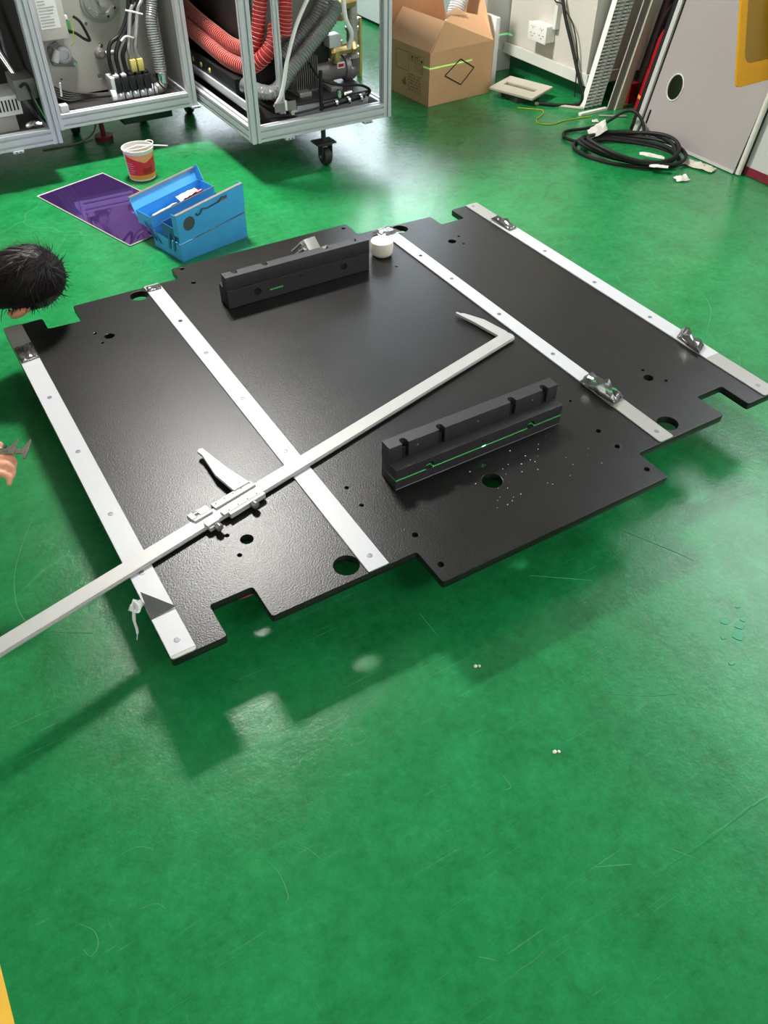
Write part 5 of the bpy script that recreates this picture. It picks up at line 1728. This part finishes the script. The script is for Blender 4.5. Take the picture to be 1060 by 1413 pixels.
hd.append(MB().ell(hp_((-.012, 0, .020)), (.094, .076, .090), RH, 24))
hd.append(MB().ell(hp_((.030, 0, -.040)), (.062, .058, .075), RH, 20))        # face
hd.append(MB().ell(hp_((.060, 0, -.095)), (.026, .028, .022), RH, 14))        # chin
hd.append(MB().ell(hp_((.030, 0, -.090)), (.045, .048, .030), RH, 14))        # jaw
hd.append(MB().tube([hp_((.088, 0, -.005)), hp_((.100, 0, -.030)), hp_((.106, 0, -.045))], [.008, .011, .014], 10))   # nose
hd.append(MB().ell(hp_((.093, .012, -.046)), .009, None, 10)); hd.append(MB().ell(hp_((.093, -.012, -.046)), .009, None, 10))
hd.append(MB().ell(hp_((.084, 0, -.068)), (.010, .022, .006), RH, 12)); hd.append(MB().ell(hp_((.082, 0, -.077)), (.010, .019, .006), RH, 12))
for sy in (-1, 1):
    hd.append(MB().ell(hp_((.078, sy * .032, .012)), (.014, .024, .008), RH, 10))   # brow
    e = hp_((-.004, sy * .088, -.030))
    hd.append(MB().ell(e, (.021, .013, .034), RH @ Euler((radians(sy * 14), radians(-12), 0)).to_matrix(), 14))   # ear
    hd.append(MB().ell(hp_((.0, sy * .082, -.058)), (.010, .011, .012), RH, 10))
body = fuse([body_me], [palm] + fb + lh + hd, .0045, 'body', 'skin', pe, 3)
body['label'] = 'bare skin of face, ears and hands'
for sy in (-1, 1):
    ey = MB().ell(hp_((.080, sy * .031, -.004)), .0125, None, 14).build('eye', 'white', pe)
    MB().ell(hp_((.0905, sy * .031, -.004)), (.0040, .0040, .0040), None, 10).build('iris', 'hair', ey)

# hair cap with tufts and strands
hair = MB()
hb_ = bmesh.new()
bmesh.ops.create_icosphere(hb_, subdivisions=5, radius=1)
dele = []
for v in hb_.verts:
    d = v.co.normalized()
    n_ = noise.noise(d * 3.0) * .004 + noise.noise(d * 9 + Vector((3, 0, 0))) * .003 + abs(noise.noise(Vector((d.x * 26, d.y * 26, d.z * 5)))) * .004
    base = Vector((d.x * .109, d.y * .089, d.z * (.108 if d.z > 0 else .150)))
    v.co = base + d * n_ + Vector((-.012, 0, .024))
    # hairline: keep crown, back and sides above the ears
    face = d.x > .52 and d.z < .30
    low = d.z < -.90
    earz = d.x > .05 and d.z < -.42
    if face or low or earz:
        dele.append(v)
bmesh.ops.delete(hb_, geom=dele, context='VERTS')
for v in hb_.verts:
    v.co = HC + RH @ v.co
tmp = bpy.data.meshes.new('hairtmp')
hb_.to_mesh(tmp); hb_.free()
hair.bm.from_mesh(tmp)
ho = hair.build('hair', 'hair', pe, 180)
ho['label'] = 'short tousled black hair'
sol = ho.modifiers.new('s', 'SOLIDIFY'); sol.thickness = .006; sol.offset = -1
rr = random.Random(31)
stn = MB()
cnt = 0
WH = Vector((-.09, .0, .085)).normalized()     # the whorl
while cnt < 1500:
    d = Vector((rr.gauss(0, 1), rr.gauss(0, 1), rr.gauss(0, 1))).normalized()
    if (d.x > .50 and d.z < .25) or d.z < -.80 or (d.x > .05 and d.z < -.38):
        continue
    cnt += 1
    tang = (d - WH)
    tang = (tang - d * tang.dot(d))
    tang = tang.normalized() if tang.length > 1e-4 else d.orthogonal()
    tang = (tang + d.cross(tang) * .5 + Vector((rr.gauss(0, .25), rr.gauss(0, .25), rr.gauss(0, .25)))).normalized()
    ln = rr.uniform(.02, .05)
    near = max(0, d.dot(WH))
    lift = rr.uniform(.03, .18) + (rr.random() < .05) * rr.uniform(.2, .6) + (near > .93) * rr.uniform(0, .9)
    p0 = Vector((d.x * .109, d.y * .089, d.z * (.108 if d.z > 0 else .150))) + Vector((-.012, 0, .024)) + d * .001
    p1 = p0 + tang * ln * .5 + d * ln * lift * .45
    p2 = p0 + tang * ln + d * (ln * lift * .65 - .004)
    sd = tang.cross(d).normalized() * rr.uniform(.0007, .0014)
    pts_ = [HC + RH @ q for q in (p0 - sd, p0 + sd, p1 + sd * .8, p1 - sd * .8, p2)]
    stn.add(pts_, [(0, 1, 2, 3), (3, 2, 4)])
so_ = stn.build('hair_strands', 'hair', ho, 180)
so_['kind'] = 'stuff'

# clothes
sh_chain = [((-.58, 2.28, .47), .155), ((-.55, 2.28, .54), .15), ((-.45, 2.28, .615), .155), ((-.32, 2.28, .655), .158), ((-.19, 2.31, .625), .115), ((-.09, 2.335, .55), .075),
            ((-.21, 2.11, .60), .076), ((-.23, 2.04, .53), .066), ((-.245, 1.97, .46), .058), ((-.21, 2.46, .60), .076), ((-.20, 2.52, .52), .066), ((-.175, 2.55, .46), .058)]
sm_ = skin_mesh(sh_chain, [(0, 1), (1, 2), (2, 3), (3, 4), (4, 5), (4, 6), (6, 7), (7, 8), (4, 9), (9, 10), (10, 11)], 2, 0)
fuse([sm_], [], .010, 'shirt', 'shirt', pe, 2)
tr_chain = [((-.58, 2.28, .42), .155), ((-.50, 2.19, .40), .115), ((-.30, 2.15, .45), .098), ((-.14, 2.13, .475), .078), ((-.15, 2.14, .40), .074), ((-.20, 2.15, .25), .066), ((-.23, 2.16, .12), .055),
            ((-.50, 2.38, .40), .115), ((-.30, 2.43, .45), .098), ((-.14, 2.45, .475), .078), ((-.15, 2.45, .40), .074), ((-.20, 2.44, .25), .066), ((-.23, 2.44, .12), .055)]
tm_ = skin_mesh(tr_chain, [(0, 1), (1, 2), (2, 3), (3, 4), (4, 5), (5, 6), (0, 7), (7, 8), (8, 9), (9, 10), (10, 11), (11, 12)], 2, 0)
fuse([tm_], [], .010, 'trousers', 'trouser', pe, 2)
for (y, rot, dx) in ((2.19, .35, .0), (2.44, .1, -.03)):
    MSh = Matrix.Translation((-.20 + dx, y, 0)) @ Matrix.Rotation(rot, 4, 'Z')
    up_ = MB().ell((.06, 0, .050), (.150, .046, .042), None, 18).ell((-.04, 0, .07), (.06, .045, .055), None, 14).xform(MSh)
    s_ = fuse([], [up_], .007, 'shoe', 'shoe', pe, 2)
    MB().prism(fillet([(-.10, -.040), (.14, -.046), (.215, -.02), (.215, .02), (.14, .046), (-.10, .040)], .03, 4), 0.0, .022, 'z').xform(MSh).build('sole', 'sole', s_, bevel=.003)

# the small caliper in the hand
hcp = thing('small_caliper', 'small worn steel caliper held in the right hand of the person', 'caliper', (.02, 1.665, .30), 0)
MC = Matrix.Translation((.002, 1.668, .302)) @ Euler((radians(8), radians(-4), radians(-30))).to_matrix().to_4x4()
MB().box(-.10, .066, -.007, .007, -.0018, .0018).xform(MC).build('beam', 'oldcal', hcp, bevel=.0005, seg=1)
MB().prism([(.060, -.024), (.066, -.024), (.066, .030), (.0635, .036), (.055, .012), (.050, .007), (.050, -.007), (.056, -.012)], -.002, .002, 'z').xform(MC).build('fixed_jaw', 'oldcal', hcp, bevel=.0004, seg=1)
MB().prism([(.000, .008), (.022, .010), (.034, .033), (.036, .036), (.0375, .008), (.0375, -.010), (.0, -.010)], .0019, .0050, 'z').xform(MC).build('sliding_jaw', 'oldcal', hcp, bevel=.0004, seg=1)
MB().cyl((.012, .009, .004), (.012, .015, .004), .003, n=10).xform(MC).build('lock_screw', 'black', hcp)
for k in range(9):
    MB().box(.040 + k * .0016 - .03, .0404 + k * .0016 - .03, -.006, -.001, .0051, .0053).xform(MC).build('scale_mark', 'ink', hcp, smooth=0)
